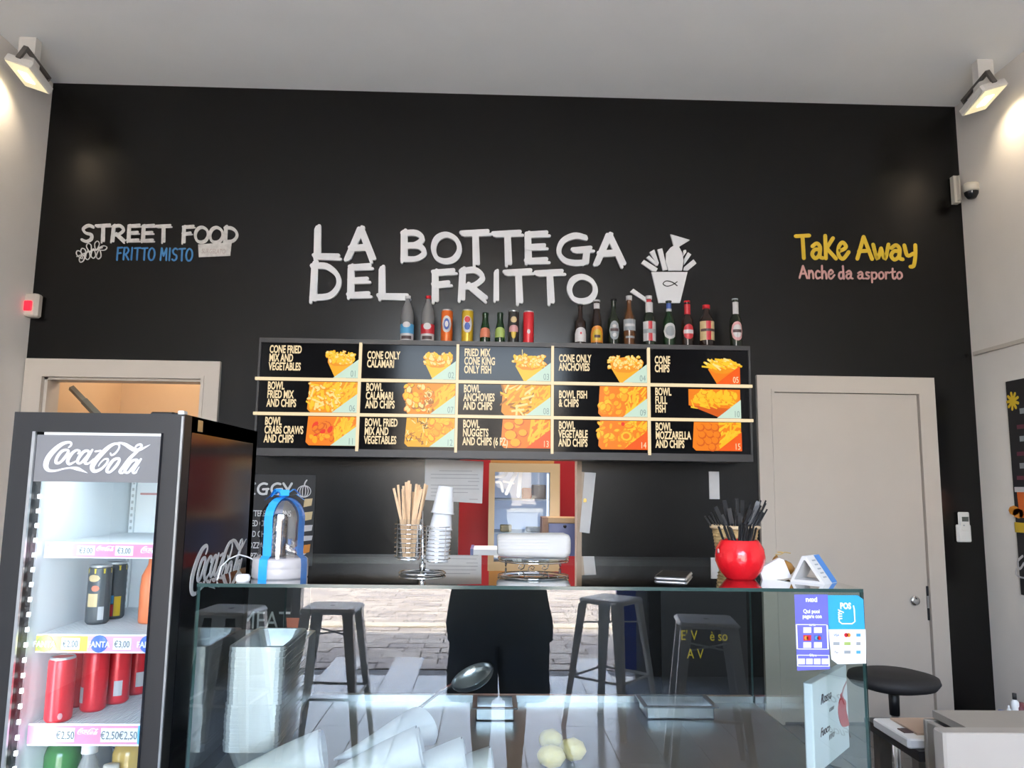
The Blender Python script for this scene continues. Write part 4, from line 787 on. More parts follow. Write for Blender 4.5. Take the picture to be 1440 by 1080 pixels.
def sframe(parent, x0, y0, x1, y1, w_=.7):
    q = MB()
    for (a, b, c, d) in ((x0, y0, x1, y0+w_), (x0, y1-w_, x1, y1), (x0, y0, x0+w_, y1), (x1-w_, y0, x1, y1)):
        p0, p1 = sticker_pt(a, d), sticker_pt(c, b); q.box((p0.x-parent.location.x, -.0009, p0.z-parent.location.z), (p1.x-parent.location.x, -.0004, p1.z-parent.location.z), stw)
    return q.build('border_line', parent)
sframe(st, 1120, 878, 1164, 913); sframe(st, 1121, 921, 1166, 937)
for (x, y, m2) in ((1135, 886, stw), (1150, 886, stw), (1135, 897, Lr), (1150, 897, inkb), (1135, 907, Lcr), (1150, 907, stw)):
    spoly(st, [(x-5.5, y-4), (x+5.5, y-4), (x+5.5, y+4), (x-5.5, y+4)], stw if m2 in (stw, Lcr) else m2, .0005, 'card_mark')
for i in range(4): x = 1127+i*11; spoly(st, [(x-4.6, 926), (x+4.6, 926), (x+4.6, 934), (x-4.6, 934)], stw, .0005, 'card_mark')
for (x, y, c1, c2_) in ((1135, 897, Lo, co_rd), (1150, 897, Lb, co_rd)):
    for dx, m2 in ((-1.6, c1), (1.6, c2_)):
        p = sticker_pt(x+dx, y); q = MB(); q.prism([(p.x-st.location.x+.0045*math.cos(i*PI/6), p.z-st.location.z+.0045*math.sin(i*PI/6)) for i in range(12)], .0003, m2, tr=lambda u, v, w_: Vector((u, -.0011-w_, v))); q.build('card_mark', st)
s2 = empty('terminal_sticker', sticker_pt(1166, 930), 'blue and white card terminal sticker reading myPOS at top right of the glass', 'sticker')
turq = mat('sticker_turquoise', (.02, .30, .52), rough=.4)
spoly(s2, [(1165, 885), (1217, 885), (1218, 933), (1178, 934), (1169, 927)], stw); spoly(s2, [(1164, 837), (1206, 837), (1214, 843), (1216, 885), (1165, 885)], turq)
stext(s2, 'POS', 1189, 856, 8, sx=.75, bold=.0008)
p = sticker_pt(1184, 871); text('my', (p.x, GY0-.0018, p.z), .0185, stw, s2, bold=.0005, depth=.0002, rot=(PI/2, -PI/2, 0))
q = MB(); trs = lambda u, v, w_: Vector((u-s2.location.x, -.0006-w_, v-s2.location.z)); P_ = [sticker_pt(*t_) for t_ in ((1200, 852), (1201, 857), (1202, 874), (1198, 877), (1184, 877), (1180, 874), (1180, 870))]
q.stroke([(p.x, p.z) for p in P_], .0028, .0005, stw, tr=trs, smooth=False); q.build('logo_outline', s2)
cols = [Lg, Lo, Lb, Lg, Lgr, Lg, Lg, Lg, Lb]
for i in range(9):
    x = 1176+(i % 3)*15.5; y = 893+(i//3)*12; ww = 4.5 if i % 3 != 2 else 3
    if i == 1:
        for dx, m2 in ((-1.8, co_rd), (1.8, Lo)):
            p = sticker_pt(x+dx, y); q = MB(); q.prism([(p.x-s2.location.x+.0048*math.cos(k_*PI/6), p.z-s2.location.z+.0048*math.sin(k_*PI/6)) for k_ in range(12)], .0003, m2, tr=lambda u, v, w_: Vector((u, -.0006-w_, v))); q.build('card_mark', s2)
        continue
    if i == 0: stext(s2, 'VISA', x, y+1.5, 3, inkb, sx=.9, bold=.0001); continue
    if i == 6: stext(s2, 'Pay', x, y+1.5, 3, ink, sx=.9, bold=0); continue
    spoly(s2, [(x-ww, y-2.2), (x+ww, y-2.2), (x+ww, y+2.2), (x-ww, y+2.2)], cols[i], .0005, 'card_mark')

# ================================================================== THINGS ON THE COUNTER
# glass dome with blue ribbon
pd = atZ(394, 812, T0); pd.y = 1.93; k = atY(394, 800, 1.93); dx_ = k.x
e = empty('glass_dome', (dx_, 1.93, T0), 'glass cloche tied with a bright blue ribbon on a grey base', 'glass dome')
R0 = 74/F*1.93/2
gb = mat('dome_base_grey', (.42, .40, .40), rough=.35)
lathe_obj('base', [(0, 0), (R0*.97, 0), (R0, .004), (R0, .022), (R0*.99, .024), (R0, .026), (R0*.98, .044), (R0*.9, .048), (0, .048)], gb, e, n=40)
zt_ = atY(400, 699, 1.93).z-T0; rd = R0*.80
pf = [(rd, .048)]+[(rd*(1-.02*math.sin(i/4*PI)), .048+(zt_-.048-rd*1.05)*i/4) for i in range(1, 5)]
for i in range(1, 9): a = i/8*PI/2; pf.append((rd*math.cos(a)+.0005, zt_-rd*1.05+rd*1.03*math.sin(a)))
domeg = pane_glass('dome_glass', (.90, .90, .91), k=2.6)
lathe_obj('dome', pf, domeg, e, n=40, cap=False)
ribm = mat('ribbon_blue', (.02, .30, .80), rough=.35, noise=.06, scale=30); ribm2 = mat('ribbon_blue_sheer', (.02, .18, .55), rough=.5, alpha=.6)
def ribbon(an, r0, wd, m, name='ribbon'):
    q = MB(); P = []; ca, sa = math.cos(an), math.sin(an)
    prof = [(R0*1.01, .0), (R0*1.012, .03), (R0*.99, .047), (rd*1.03, .055)]+[(r*1.02+.001, z+.001) for r, z in pf[1:]]
    for r, z in prof:
        for s_ in (-1, 1):
            ww = min(wd/2, max(r, .006)); P.append(Vector((r*ca-s_*ww*sa*1.0, r*sa+s_*ww*ca, z)))
    fs = [(2*i, 2*i+1, 2*i+3, 2*i+2) for i in range(len(prof)-1)]; q.add(P, fs, m); q.add(P, [f[::-1] for f in fs], m) if False else None
    return q.build(name, e)
ribbon(-PI/2-.38, 0, .024, ribm); ribbon(-.35, 0, .026, ribm2); ribbon(PI/2+.5, 0, .024, ribm2)
q = MB()
for an, L_, up in ((PI, .045, -.006), (.1, .05, -.005), (-1.2, .02, .006), (2.6, .035, .008), (.5, .04, .008), (-2.7, .03, .002)):
    ca, sa = math.cos(an), math.sin(an); w2 = .012
    P = [Vector((-sa*w2*.4, ca*w2*.4, zt_+.002)), Vector((sa*w2*.4, -ca*w2*.4, zt_+.002)), Vector((L_*.6*ca+sa*w2, L_*.6*sa-ca*w2, zt_+.012+up)), Vector((L_*.6*ca-sa*w2, L_*.6*sa+ca*w2, zt_+.012+up)), Vector((L_*ca+sa*w2*.8, L_*sa-ca*w2*.8, zt_-.002+up)), Vector((L_*ca-sa*w2*.8, L_*sa+ca*w2*.8, zt_-.002+up))]
    q.add(P, [(0, 1, 2, 3), (3, 2, 4, 5)], ribm)
q.lathe([(0, zt_), (.012, zt_+.002), (.010, zt_+.012), (0, zt_+.014)], ribm, n=10); q.build('bow', e)
q = MB(); M = Matrix.Translation((-.012, .0, .05)) @ Matrix.Rotation(.05, 4, 'Y')
q.lathe([(0, 0), (.02, 0), (.021, .005), (.020, .085), (.021, .09), (.012, .10), (0, .10)], mat('crumpled_foil', (.62, .58, .54), rough=.2, metal=.9, bump=.6, noise=.2, scale=60), n=16, M=M)
o = tag(q.build('foil_parcel', None, e.location), 'upright silver wrapped parcel inside the glass dome', 'parcel')
q = MB(); q.box((-.006, -.022, .055), (.004, -.018, .14), mat('peach_tag', (.60, .42, .32), rough=.6)); o2 = q.build('paper_tag', o, label='peach strip')
q = MB()
for i in range(12): q.add([Vector((.03+random.uniform(-.02, .022), random.uniform(-.02, .02), .05+random.uniform(0, .045))) for _ in range(3)], [(0, 1, 2)], random.choice((MATS['crumpled_foil'], MATS['crumpled_foil'], ribm2)))
tag(q.build('crumpled_wrap', None, e.location), 'crumpled clear and blue wrap at bottom of the glass dome', 'wrapping')
# white cap and thin cable
pc = atZ(322, 819, T0); q = MB(); q.lathe([(0, 0), (.014, 0), (.016, .004), (.016, .012), (.013, .017), (0, .018)], white, n=20); tag(q.build('bottle_cap', None, (-.562, 1.83, T0)), 'small white cap at left front corner of the glass counter', 'cap')
q = MB(); pts = [atY(x, y, Y) for x, y, Y in ((306, 811, 1.84), (311, 797, 1.86), (322, 786, 1.89), (336, 780, 1.93), (348, 783, 1.95), (363, 790, 1.97), (372, 806, 1.99))]; pts[0].z = T0+.003; pts[-1].z = T0+.003
q.tube(pts, .0018, white, n=6); tag(q.build('white_cable'), 'thin white cable arching over left corner of the glass counter', 'cable')
# wire stand with two baskets
ws = Vector((atY(594, 800, 2.02).x, 2.02, T0))
e = empty('wire_caddy', ws, 'chrome wire caddy with two basket rings holding stirrers and cups', 'caddy')
def ring(q, c, r, th, m, n=28, tilt=0): q.tube([(c[0]+r*math.cos(2*PI*i/n), c[1]+r*math.sin(2*PI*i/n), c[2]+tilt*math.cos(2*PI*i/n)) for i in range(n)], th, m, n=6, closed=True)
q = MB(); ring(q, (0, 0, .004), .058, .0028, chrome); q.tube([(0, -.058, .004), (0, 0, .012), (0, .058, .004)], .0022, chrome, n=6); q.tube([(-.058, 0, .004), (0, 0, .012), (.058, 0, .004)], .0022, chrome, n=6); q.build('base_ring', e)
q = MB(); q.tube([(0, 0, .01), (0, 0, .05), (-.004, 0, .16)], .0026, chrome, n=8); q.lathe([(0, .008), (.008, .010), (.008, .028), (0, .03)], chrome, n=10); q.build('stem', e)
bk = {}
for nm, bx_, rr, z0, z1, nr in (('basket_left', -.036, .036, .045, .125, 8), ('basket_right', .036, .034, .040, .120, 9)):
    q = MB()
    for i in range(nr): ring(q, (bx_, 0, z0+(z1-z0)*i/(nr-1)), rr*(1+.03*i/nr), .0011, chrome, 24)
    ring(q, (bx_, 0, z0-.008), rr*.7, .0015, chrome, 20)
    for i in range(4): a = i*PI/2+.7; q.tube([(bx_+rr*.7*math.cos(a), rr*.7*math.sin(a), z0-.008), (bx_+rr*math.cos(a), rr*math.sin(a), z0), (bx_+rr*1.03*math.cos(a), rr*1.03*math.sin(a), z1)], .0012, chrome, n=5)
    q.box((bx_-rr*.7, -.003, z0-.009), (bx_+rr*.7, .003, z0-.007), chrome)
    q.build('basket', e); bk[nm] = (ws.x+bx_, ws.y, ws.z+z0-.006)
cupc = bk['basket_left']; q = MB(); q.lathe([(0, .001), (.029, .001), (.033, .10), (.034, .10)], clear, n=24, cap=False); tag(q.build('clear_cup', None, cupc), 'clear plastic cup holding wooden stirrers in left wire basket', 'cup')
wd_ = mat('birch_wood', (.58, .38, .22), rough=.7, noise=.08, scale=40)
q = MB(); q.box((-.003, -.0008, 0), (.003, .0008, .185), wd_); stick = q.build('wooden_stirrer'); sm = stick.data; bpy.data.objects.remove(stick)
for i in range(26):
    a = random.uniform(0, 2*PI); rr = random.uniform(0, .014); o = bpy.data.objects.new('wooden_stirrer', sm); C.objects.link(o)
    o.location = (cupc[0]+rr*math.cos(a), cupc[1]+rr*math.sin(a), cupc[2]+.004)
    tx = (-.42 if i == 0 else random.uniform(-.26, .40)) if i < 20 else random.uniform(-.05, .1)
    tx = tx - rr*math.cos(a)*0; o.rotation_euler = (random.uniform(-.12, .12), tx*.62, random.uniform(-.8, .8)); o.scale = (1, 1, random.uniform(.88, 1.05))
    tag(o, 'birch wood coffee stirrer leaning furthest left out of the clear cup' if i == 0 else 'birch wood coffee stirrer fanned in the clear cup of the wire caddy', 'stirrer', 'wooden stirrers in the wire caddy')
cupm = mat('white_cup_plastic', (.56, .57, .58), rough=.35)
cc = bk['basket_right']; base = Vector((cc[0], cc[1], cc[2])); ax = Vector((.10, 0, 1)).normalized(); Rq = Vector((0, 0, 1)).rotation_difference(ax).to_matrix().to_4x4()
q = MB(); q.lathe([(0, .0), (.019, .0), (.0195, .002), (.0285, .066), (.030, .067), (.030, .070), (.0275, .070), (.0265, .062), (.018, .005), (0, .005)][::1], cupm, n=24, cap=False, M=Matrix.Rotation(PI, 4, 'X')); cm = q.build('paper_cup'); cmd = cm.data; bpy.data.objects.remove(cm)
offs = [.070+.0085*i for i in range(8)]+[.150, .190]
for i, t_ in enumerate(offs):
    o = bpy.data.objects.new('paper_cup', cmd); C.objects.link(o); o.matrix_world = Matrix.Translation(base+ax*t_) @ Rq
    if i == 9: lb = 'topmost white cup of the leaning stack in the wire caddy'
    elif i == 8: lb = 'second white cup from the top of the leaning stack'
    else: lb = 'white cup nested in the ringed lower part of the leaning stack'
    tag(o, lb, 'cup', 'stacked white cups')
# napkins on a round stand with wire feet
ns = Vector((atY(750, 790, 2.2).x, 2.2, T0))
e = empty('round_glass_stand', ns, 'round glass plate on curled chrome wire feet under the napkins', 'stand')
lathe_obj('plate', [(0, .022), (.095, .022), (.1, .026), (.1, .029), (0, .028)], pane_glass('plate_glass', (.70, .78, .80), k=2.5), e, n=40)
q = MB()
ring(q, (0, 0, .020), .098, .0016, chrome, 36)
for a in (-PI/2-.5, -PI/2+.35, PI/2, .2, PI-.2):
    c, s_ = math.cos(a), math.sin(a); x, y = .078*c, .078*s_
    q.tube([(x-.012*s_, y+.012*c, .020), (x-.008*s_, y+.008*c, .006), (x, y, .002), (x+.008*s_, y-.008*c, .006), (x+.004*s_, y-.004*c, .014), (x-.002*s_, y, .010)], .0015, chrome, n=5)
q.build('wire_feet', e)
q = MB(); nm_ = mat('napkin_white', (.50, .485, .46), rough=.85, noise=.03, scale=20)
a = atY(700, 785, 2.15); b = atY(799, 788, 2.15)
secs = [(-.102, .70, .0), (-.098, .86, .0), (-.06, .93, .0), (-.0, .95, .0), (.05, 1.0, 0), (.085, 1.0, 0), (.098, .86, 0), (.102, .62, 0)]
P = []; n_ = 20
for x, s_, _ in secs:
    for i in range(n_):
        t_ = 2*PI*i/n_; cx, cz = math.cos(t_), math.sin(t_); yy = .050*math.copysign(abs(cx)**.6, cx)*s_; zz = .034*math.copysign(abs(cz)**.55, cz)*s_
        P.append(Vector((x, yy, .034+.029+zz)))
fs = []
for k_ in range(len(secs)-1):
    for i in range(n_): j = (i+1) % n_; fs.append((k_*n_+j, k_*n_+i, k_*n_+n_+i, k_*n_+n_+j))
fs += [tuple(range(n_)), tuple(range(len(P)-1, len(P)-n_-1, -1))]
q.add(P, fs, nm_, True); nb = q.build('napkin_bundle', None, ns); tag(nb, 'thick white rolled bundle of napkins lying on the round stand', 'napkins')
nb.rotation_euler.z = .0
q = MB()
for k_ in range(5):
    zz = .045+k_*.009; q.tube([(-.100, -.044, zz), (.02, -.0495, zz+.001), (.098, -.046, zz)], .0005, mat('napkin_fold', (.50, .49, .48), rough=.9), n=4)
q.build('fold_edges', nb)
# smartphone on the counter
ph = atZ(954, 815, T0); e = empty('smartphone', (ph.x, 2.0, T0), 'black smartphone lying flat near front edge of the counter', 'phone', rz=-.35)
q = MB(); q.rbox((-.04, -.075, .0), (.04, .075, .008), steel, .006); q.build('frame', e)
q = MB(); q.rbox((-.038, -.073, .008), (.038, .073, .0092), black_gloss, .003); q.build('screen', e)
# red pot and basket with black straws
rp_ = Vector((atY(1041, 800, 1.98).x, 1.98, T0)); R1 = 68/F*1.98/2; hp = atY(1041, 759, 1.98).z-T0
e = empty('red_pot', rp_, 'shiny red round ceramic pot holding black straws on the counter', 'pot')
lathe_obj('pot', [(0, 0), (R1*.55, 0), (R1*.62, .004), (R1*.85, hp*.22), (R1*.99, hp*.45), (R1, hp*.58), (R1*.96, hp*.78), (R1*.80, hp*.95), (R1*.74, hp), (R1*.68, hp), (R1*.72, hp*.9), (R1*.85, hp*.6), (R1*.5, .01), (0, .01)], mat('red_pot_glaze', (.62, .008, .015), rough=.15, bump=.25, scale=40), e, n=40, cap=False)
q = MB(); q.lathe([(0, 0), (.006, 0), (.006, .003), (0, .004)], Lp, n=10, M=Matrix.Translation((-R1*.96, -.02, hp*.72)) @ Matrix.Rotation(-PI/2, 4, 'Y')); q.build('price_dot', e, label='small pink dot')
bs = Vector((atY(1034, 760, 2.22).x, 2.22, T0)); hb = atY(1034, 738, 2.22).z-T0; Rb = 66/F*2.22/2
e = empty('straw_basket', bs, 'tan woven bucket of black cutlery behind the red pot', 'basket')
wick = mat('wicker', (.42, .28, .12), rough=.8, noise=.2, scale=80, bump=.8)
lathe_obj('bucket', [(0, 0), (Rb*.68, 0), (Rb*.72, .01), (Rb*.95, hb*.93), (Rb*.90, hb*.93), (Rb*.66, .012), (0, .012)], wick, e, n=32, cap=False)
q = MB()
for i in range(12): ring(q, (0, 0, .012+i*hb*.072), Rb*(.73+.018*i), .0022, wick, 32)
q.build('weave_bands', e); q = MB(); ring(q, (0, 0, hb*.95), Rb*.97, .0055, mat('wicker_rim', (.55, .40, .24), rough=.7), 32); q.build('rim', e)
stm = MB(); stm.tube([(0, 0, 0), (0, 0, .17)], .0024, black_mat, n=6); so_ = stm.build('black_straw'); sd = so_.data; bpy.data.objects.remove(so_)
q = MB(); q.tube([(0, 0, 0), (0, 0, .12)], .0032, black_mat, n=5); q.box((-.006, -.001, .115), (.006, .001, .165), black_mat); fk = q.build('black_fork'); fd = fk.data; bpy.data.objects.remove(fk)
for i in range(34):
    a = random.uniform(0, 2*PI); rr = Rb*.55*math.sqrt(random.random()); right = i < 16
    o = bpy.data.objects.new('black_cutlery', fd if i % 2 else sd); C.objects.link(o)
    o.location = (bs.x+rr*math.cos(a)*.5, bs.y+rr*math.sin(a)*.5, bs.z+.02)
    tx = random.uniform(.32, .50) if right else random.uniform(-.66, .08) if i < 26 else random.uniform(-.2, .15)
    o.rotation_euler = (random.uniform(-.1, .15), tx, random.uniform(-.3, .3)); o.scale = (1, 1, random.uniform(.95, 1.12) if right else random.uniform(.8, 1.1))
    tag(o, 'black cutlery piece in a clump leaning right out of the woven bucket' if right else 'black straw or fork standing left or upright in the woven bucket', 'cutlery', 'black cutlery leaning right in the woven bucket' if right else 'black cutlery standing left in the woven bucket')
for i in range(20):
    a = random.uniform(0, 2*PI); rr = R1*.5*math.sqrt(random.random())
    o = bpy.data.objects.new('black_straw', sd); C.objects.link(o); o.location = (rp_.x+rr*.6*math.cos(a), rp_.y+rr*.6*math.sin(a), rp_.z+.015)
    o.rotation_euler = (random.uniform(-.15, .15), random.uniform(.0, .32) if i > 5 else -.34, 0); o.scale = (1.3, 1.3, random.uniform(.68, .74))
    tag(o, 'short black stick standing inside the red pot', 'straw', 'black sticks in the red pot')
# folded white card, brown tied bag, terminal tent card
e_ = Vector((atY(1096, 812, 1.97).x, 1.97, T0))
q = MB(); q.prism([(-.045, .0), (-.01, 0), (.03, .006), (.018, .048), (.006, .052), (-.048, .026)], .012, paper, tr=lambda u, v, w_: Vector((u, w_-.006+v*.4, v)))
tag(q.build('folded_napkin', None, e_), 'crumpled white folded paper lying right of the red pot', 'paper')
q = MB(); bag = mat('brown_glass', (.30, .14, .03), rough=.25, noise=.3, scale=30)
M = Matrix.Rotation(-.9, 4, 'Y')
q.lathe([(0, -.022), (.013, -.020), (.017, -.006), (.014, .008), (.006, .018), (.004, .024), (.010, .034)], bag, n=14, M=M)
o = q.build('candy_pouch', None, (e_.x+.035, 2.02, T0+.028)); o.rotation_euler = (0, -1.9, 0); o.rotation_euler = (0, 0, 0)
tag(o, 'small amber brown pouch tied with a golden ribbon behind white paper', 'pouch')
q = MB(); ring(q, (-.012, 0, .036), .007, .0012, mat('gold_ribbon', (.50, .33, .10), rough=.4), 14); q.tube([(-.012, 0, .030), (.0, 0, .036), (.014, -.004, .034)], .0012, MATS['gold_ribbon'], n=5); q.tube([(-.012, 0, .030), (-.026, -.002, .030)], .0012, MATS['gold_ribbon'], n=5); q.build('tie_ribbon', o)
tp = Vector((atY(1144, 812, 1.93).x, 1.93, T0)); e = empty('tent_card', tp, 'white triangular tent card with a blue printed edge on counter corner', 'card', rz=-.8)
q = MB(); tri_o = [(-.042, 0), (.042, .0), (.004, .060)]; 
def prism_ring(q, outer, inner, y0, y1, m, sidem=None):
    n = len(outer); P = [Vector((u, y0, v)) for u, v in outer]+[Vector((u, y0, v)) for u, v in inner]+[Vector((u, y1, v)) for u, v in outer]+[Vector((u, y1, v)) for u, v in inner]
    fs = []
    for i in range(n):
        j = (i+1) % n; fs += [(i, j, n+j, n+i), (2*n+j, 2*n+i, 3*n+i, 3*n+j), (j, i, 2*n+i, 2*n+j), (n+i, n+j, 3*n+j, 3*n+i)]
    q.add(P, fs, m)
prism_ring(q, [(-.044, 0), (.042, .0), (-.002, .064), (-.012, .064)], [(-.034, .006), (.030, .006), (-.004, .054), (-.008, .054)], -.035, .04, paper); q.build('card_body', e)
q = MB(); sl_ = Vector((.042+.002, 0, -.064)).normalized()
def onslope(t0, t1, ya, yb, m, off):
    P0 = Vector((-.002, 0, .064)); nrm = Vector((.064, 0, .044)).normalized()*off; A = P0+sl_*t0*.077+nrm; B = P0+sl_*t1*.077+nrm
    q.add([A+Vector((0, ya, 0)), B+Vector((0, ya, 0)), B+Vector((0, yb, 0)), A+Vector((0, yb, 0))], [(0, 1, 2, 3)], m)
onslope(.0, 1, .008, .04, mat('card_blue', (.05, .19, .50), rough=.4), .0006)
for k_ in range(5): onslope(.15+.15*k_, .20+.15*k_, -.02, .0, Lg, .0008)
q.build('printed_face', e)

# ================================================================== THINGS INSIDE THE CASE
# stacks of foil trays
def tray_mesh(L_, W_, D_, m):
    q = MB(); fl_ = .010; rings = []
    def rr(hx, hy, z, r=.02):
        out = []
        for sx, sy, a0 in ((1, -1, -PI/2), (1, 1, 0), (-1, 1, PI/2), (-1, -1, PI)):
            for k_ in range(4): a = a0+k_/3*PI/2; out.append(Vector((sx*(hx-r)+r*math.cos(a), sy*(hy-r)+r*math.sin(a), z)))
        return out
    secs = [rr(W_/2-.018, L_/2-.018, 0), rr(W_/2-.004, L_/2-.004, D_), rr(W_/2+.004, L_/2+.004, D_+.001), rr(W_/2+.004, L_/2+.004, D_-.003), rr(W_/2-.006, L_/2-.006, D_-.001), rr(W_/2-.021, L_/2-.021, .003)]
    P = [p for s_ in secs for p in s_]; n = 16; fs = [tuple(range(n-1, -1, -1))]
    for k_ in range(len(secs)-1):
        for i in range(n): j = (i+1) % n; fs.append((k_*n+i, k_*n+j, k_*n+n+j, k_*n+n+i))
    fs.append(tuple(range(len(P)-n, len(P)))); q.add(P, fs, m)
    o = q.build('foil_tray'); d = o.data; bpy.data.objects.remove(o); return d
td = tray_mesh(.25, .128, .045, alu)
sx0 = atY(357, 925, 1.95).x
ztop = atY(380, 905, 2.0).z
ntr = 60; zt0 = DZ+.001; step = (ztop-.045-zt0)/(ntr-1)
for i in range(ntr):
    o = bpy.data.objects.new('foil_tray', td); C.objects.link(o); o.location = (sx0+random.uniform(-.0012, .0012)+(.002 if i > 26 else 0), 2.08, zt0+i*step); o.rotation_euler.z = random.uniform(-.006, .006)+(.008 if i > 26 else 0)
    tag(o, 'topmost aluminium foil tray, open and empty, of the tall tray stack' if i == ntr-1 else 'aluminium foil tray nested in the tall stack under the topmost one', 'tray', 'stacked foil trays')
# second lower stack behind at the left
for i in range(40):
    o = bpy.data.objects.new('foil_tray', td); C.objects.link(o); o.location = (sx0-.035, 2.37, zt0+i*step*1.15); o.rotation_euler.z = random.uniform(-.006, .006)
    tag(o, 'topmost foil tray of the rear stack by the left glass' if i == 39 else 'foil tray nested in the rear stack by the left glass', 'tray', 'rear stack of foil trays')
# paper cones lying in a heap
cone_m = mat('cone_paper', (.50, .50, .49), rough=.8, noise=.04, scale=25)
def cone_mesh(L_, R_):
    q = MB(); n = 22; N = 7; P = []
    for k_ in range(N+1):
        t_ = k_/N
        for i in range(n):
            a = 2*PI*i/n*1.04; r = (.004+R_*t_)*(1+.05*math.sin(3*a+k_)); P.append(Vector((L_*t_, r*math.cos(a), r*.62*math.sin(a))))
    fs = []
    for k_ in range(N):
        for i in range(n-1): fs.append((k_*n+i, k_*n+i+1, k_*n+n+i+1, k_*n+n+i))
    q.add(P, fs, cone_m, True)
    # nested inner cones show as further rims
    for s_ in (.93, .86, .78):
        P = []
        for k_ in (0, 1):
            for i in range(n):
                a = 2*PI*i/n; r = (R_*(.85+.15*k_))*s_; P.append(Vector((L_*(.93+.10*k_*1.0-(1-s_)*.1), r*math.cos(a), r*.62*math.sin(a))))
        q.add(P, [(i, (i+1) % n, n+(i+1) % n, n+i) for i in range(n)], cone_m, True)
    o = q.build('paper_cone'); d = o.data; bpy.data.objects.remove(o); return d
cd = cone_mesh(.26, .075)
def cone_at(px, py, Y, rz, ry, s_, lb, rx=0, zl=None):
    o = bpy.data.objects.new('paper_cone', cd); C.objects.link(o); x = atY(px, py, Y).x; o.location = (x, Y, DZ+(zl or .006)); o.rotation_euler = (rx, ry, rz); o.scale = (s_,)*3
    return tag(o, lb, 'paper cone', 'white paper cones in the display case')
cone_at(291, 1068, 1.86, .16, -.22, 1.0, 'white paper cone stack at far left with its tip against the left glass')
cone_at(435, 1068, 1.87, .10, -.26, 1.0, 'second white paper cone stack from the left, in front')
cone_at(470, 1060, 1.99, .55, -.18, .95, 'white paper cone stack lying behind the two front ones', zl=.015)
cone_at(520, 1062, 1.88, .05, -.20, .85, 'third white paper cone stack from the left, overlapping the second', zl=.012)
cone_at(575, 1062, 1.90, .0, -.16, .75, 'rightmost white paper cone stack beside the ladle')
# added pans standing for bright reflections along the back, ladle, lemons
pan = mat('clear_tub', (.62, .68, .72), rough=.1, alpha=.35)
def gn_pan(px, Y, W_, D_, Hh, lb):
    x = atY(px, 980, Y).x; e = empty('reflection_pan', (x, Y, DZ), lb, 'pan', 'added pans standing for reflections in the case'); q = MB()
    q.box((-W_/2, -D_/2, 0), (W_/2, D_/2, .004), steel)
    for a, b in (((-W_/2, -D_/2, 0), (-W_/2+.002, D_/2, Hh)), ((W_/2-.002, -D_/2, 0), (W_/2, D_/2, Hh)), ((-W_/2, -D_/2, 0), (W_/2, -D_/2+.002, Hh)), ((-W_/2, D_/2-.002, 0), (W_/2, D_/2, Hh))): q.box(a, b, steel)
    q.build('pan_body', e); q = MB()
    for a, b in (((-W_/2-.012, -D_/2-.012, Hh), (-W_/2+.002, D_/2+.012, Hh+.004)), ((W_/2-.002, -D_/2-.012, Hh), (W_/2+.012, D_/2+.012, Hh+.004)), ((-W_/2, -D_/2-.012, Hh), (W_/2, -D_/2+.002, Hh+.004)), ((-W_/2, D_/2-.002, Hh), (W_/2, D_/2+.012, Hh+.004))): q.box(a, b, MATS['deck_steel'])
    q.build('rim', e); return e
gn_pan(696, 2.42, .11, .12, .035, 'small added steel pan under the ladle bowl, standing for a reflected rim')
gn_pan(950, 2.44, .20, .12, .035, 'added steel pan standing for bright reflected strips at right back of the case')
lz = atY(664, 950, 2.30); e = empty('ladle', lz, 'stainless steel ladle with long handle propped on the pan rim', 'ladle')
q = MB(); M = Matrix.Rotation(.45, 4, 'Y') @ Matrix.Rotation(.55, 4, 'X'); M = Matrix.Rotation(-.42, 4, 'Y') @ Matrix.Rotation(.38, 4, 'X') @ Matrix.Diagonal((1.25, .95, 1, 1))
prof = [(.052*math.cos(a), -.034*math.sin(a)) for a in [i/7*PI/2 for i in range(7)]]+[(.001, -.034)]
q.lathe(prof+[(.001, -.031)]+[(r*.95, z*.92) for r, z in prof[::-1]][1:], steel, n=28, M=M, cap=False); q.build('bowl', e)
hd = atY(580, 1003, 2.12)-lz; sd_ = M @ Vector((-.052, 0, 0))
q = MB(); q.tube([sd_, sd_+(hd-sd_)*.3+Vector((0, 0, .004)), hd], [.005, .004, .004], chrome, n=8); q.build('handle', e)
lem = mat('lemon_pale', (.55, .42, .14), rough=.5, bump=.2, scale=60)
for px, py, lb in ((775, 1045, 'pale yellow lemon, left one of the pair on the deck'), (805, 1040, 'pale yellow lemon, right one of the pair on the deck'), (775, 1018, 'pale yellow lemon lying behind the front pair')):
    Y = {1045: 1.98, 1040: 2.03, 1018: 2.10}[py]; x = atY(px, py, Y).x
    q = MB(); q.lathe([(0, -.036), (.008, -.033), (.02, -.024), (.028, 0), (.021, .024), (.008, .033), (0, .037)], lem, n=18, M=Matrix.Rotation(PI/2, 4, 'Y') @ Matrix.Rotation(.2, 4, 'X'), cap=False)
    o = q.build('lemon', None, (x, Y, DZ+.028)); o.rotation_euler.z = random.uniform(-.8, .8); tag(o, lb, 'lemon')
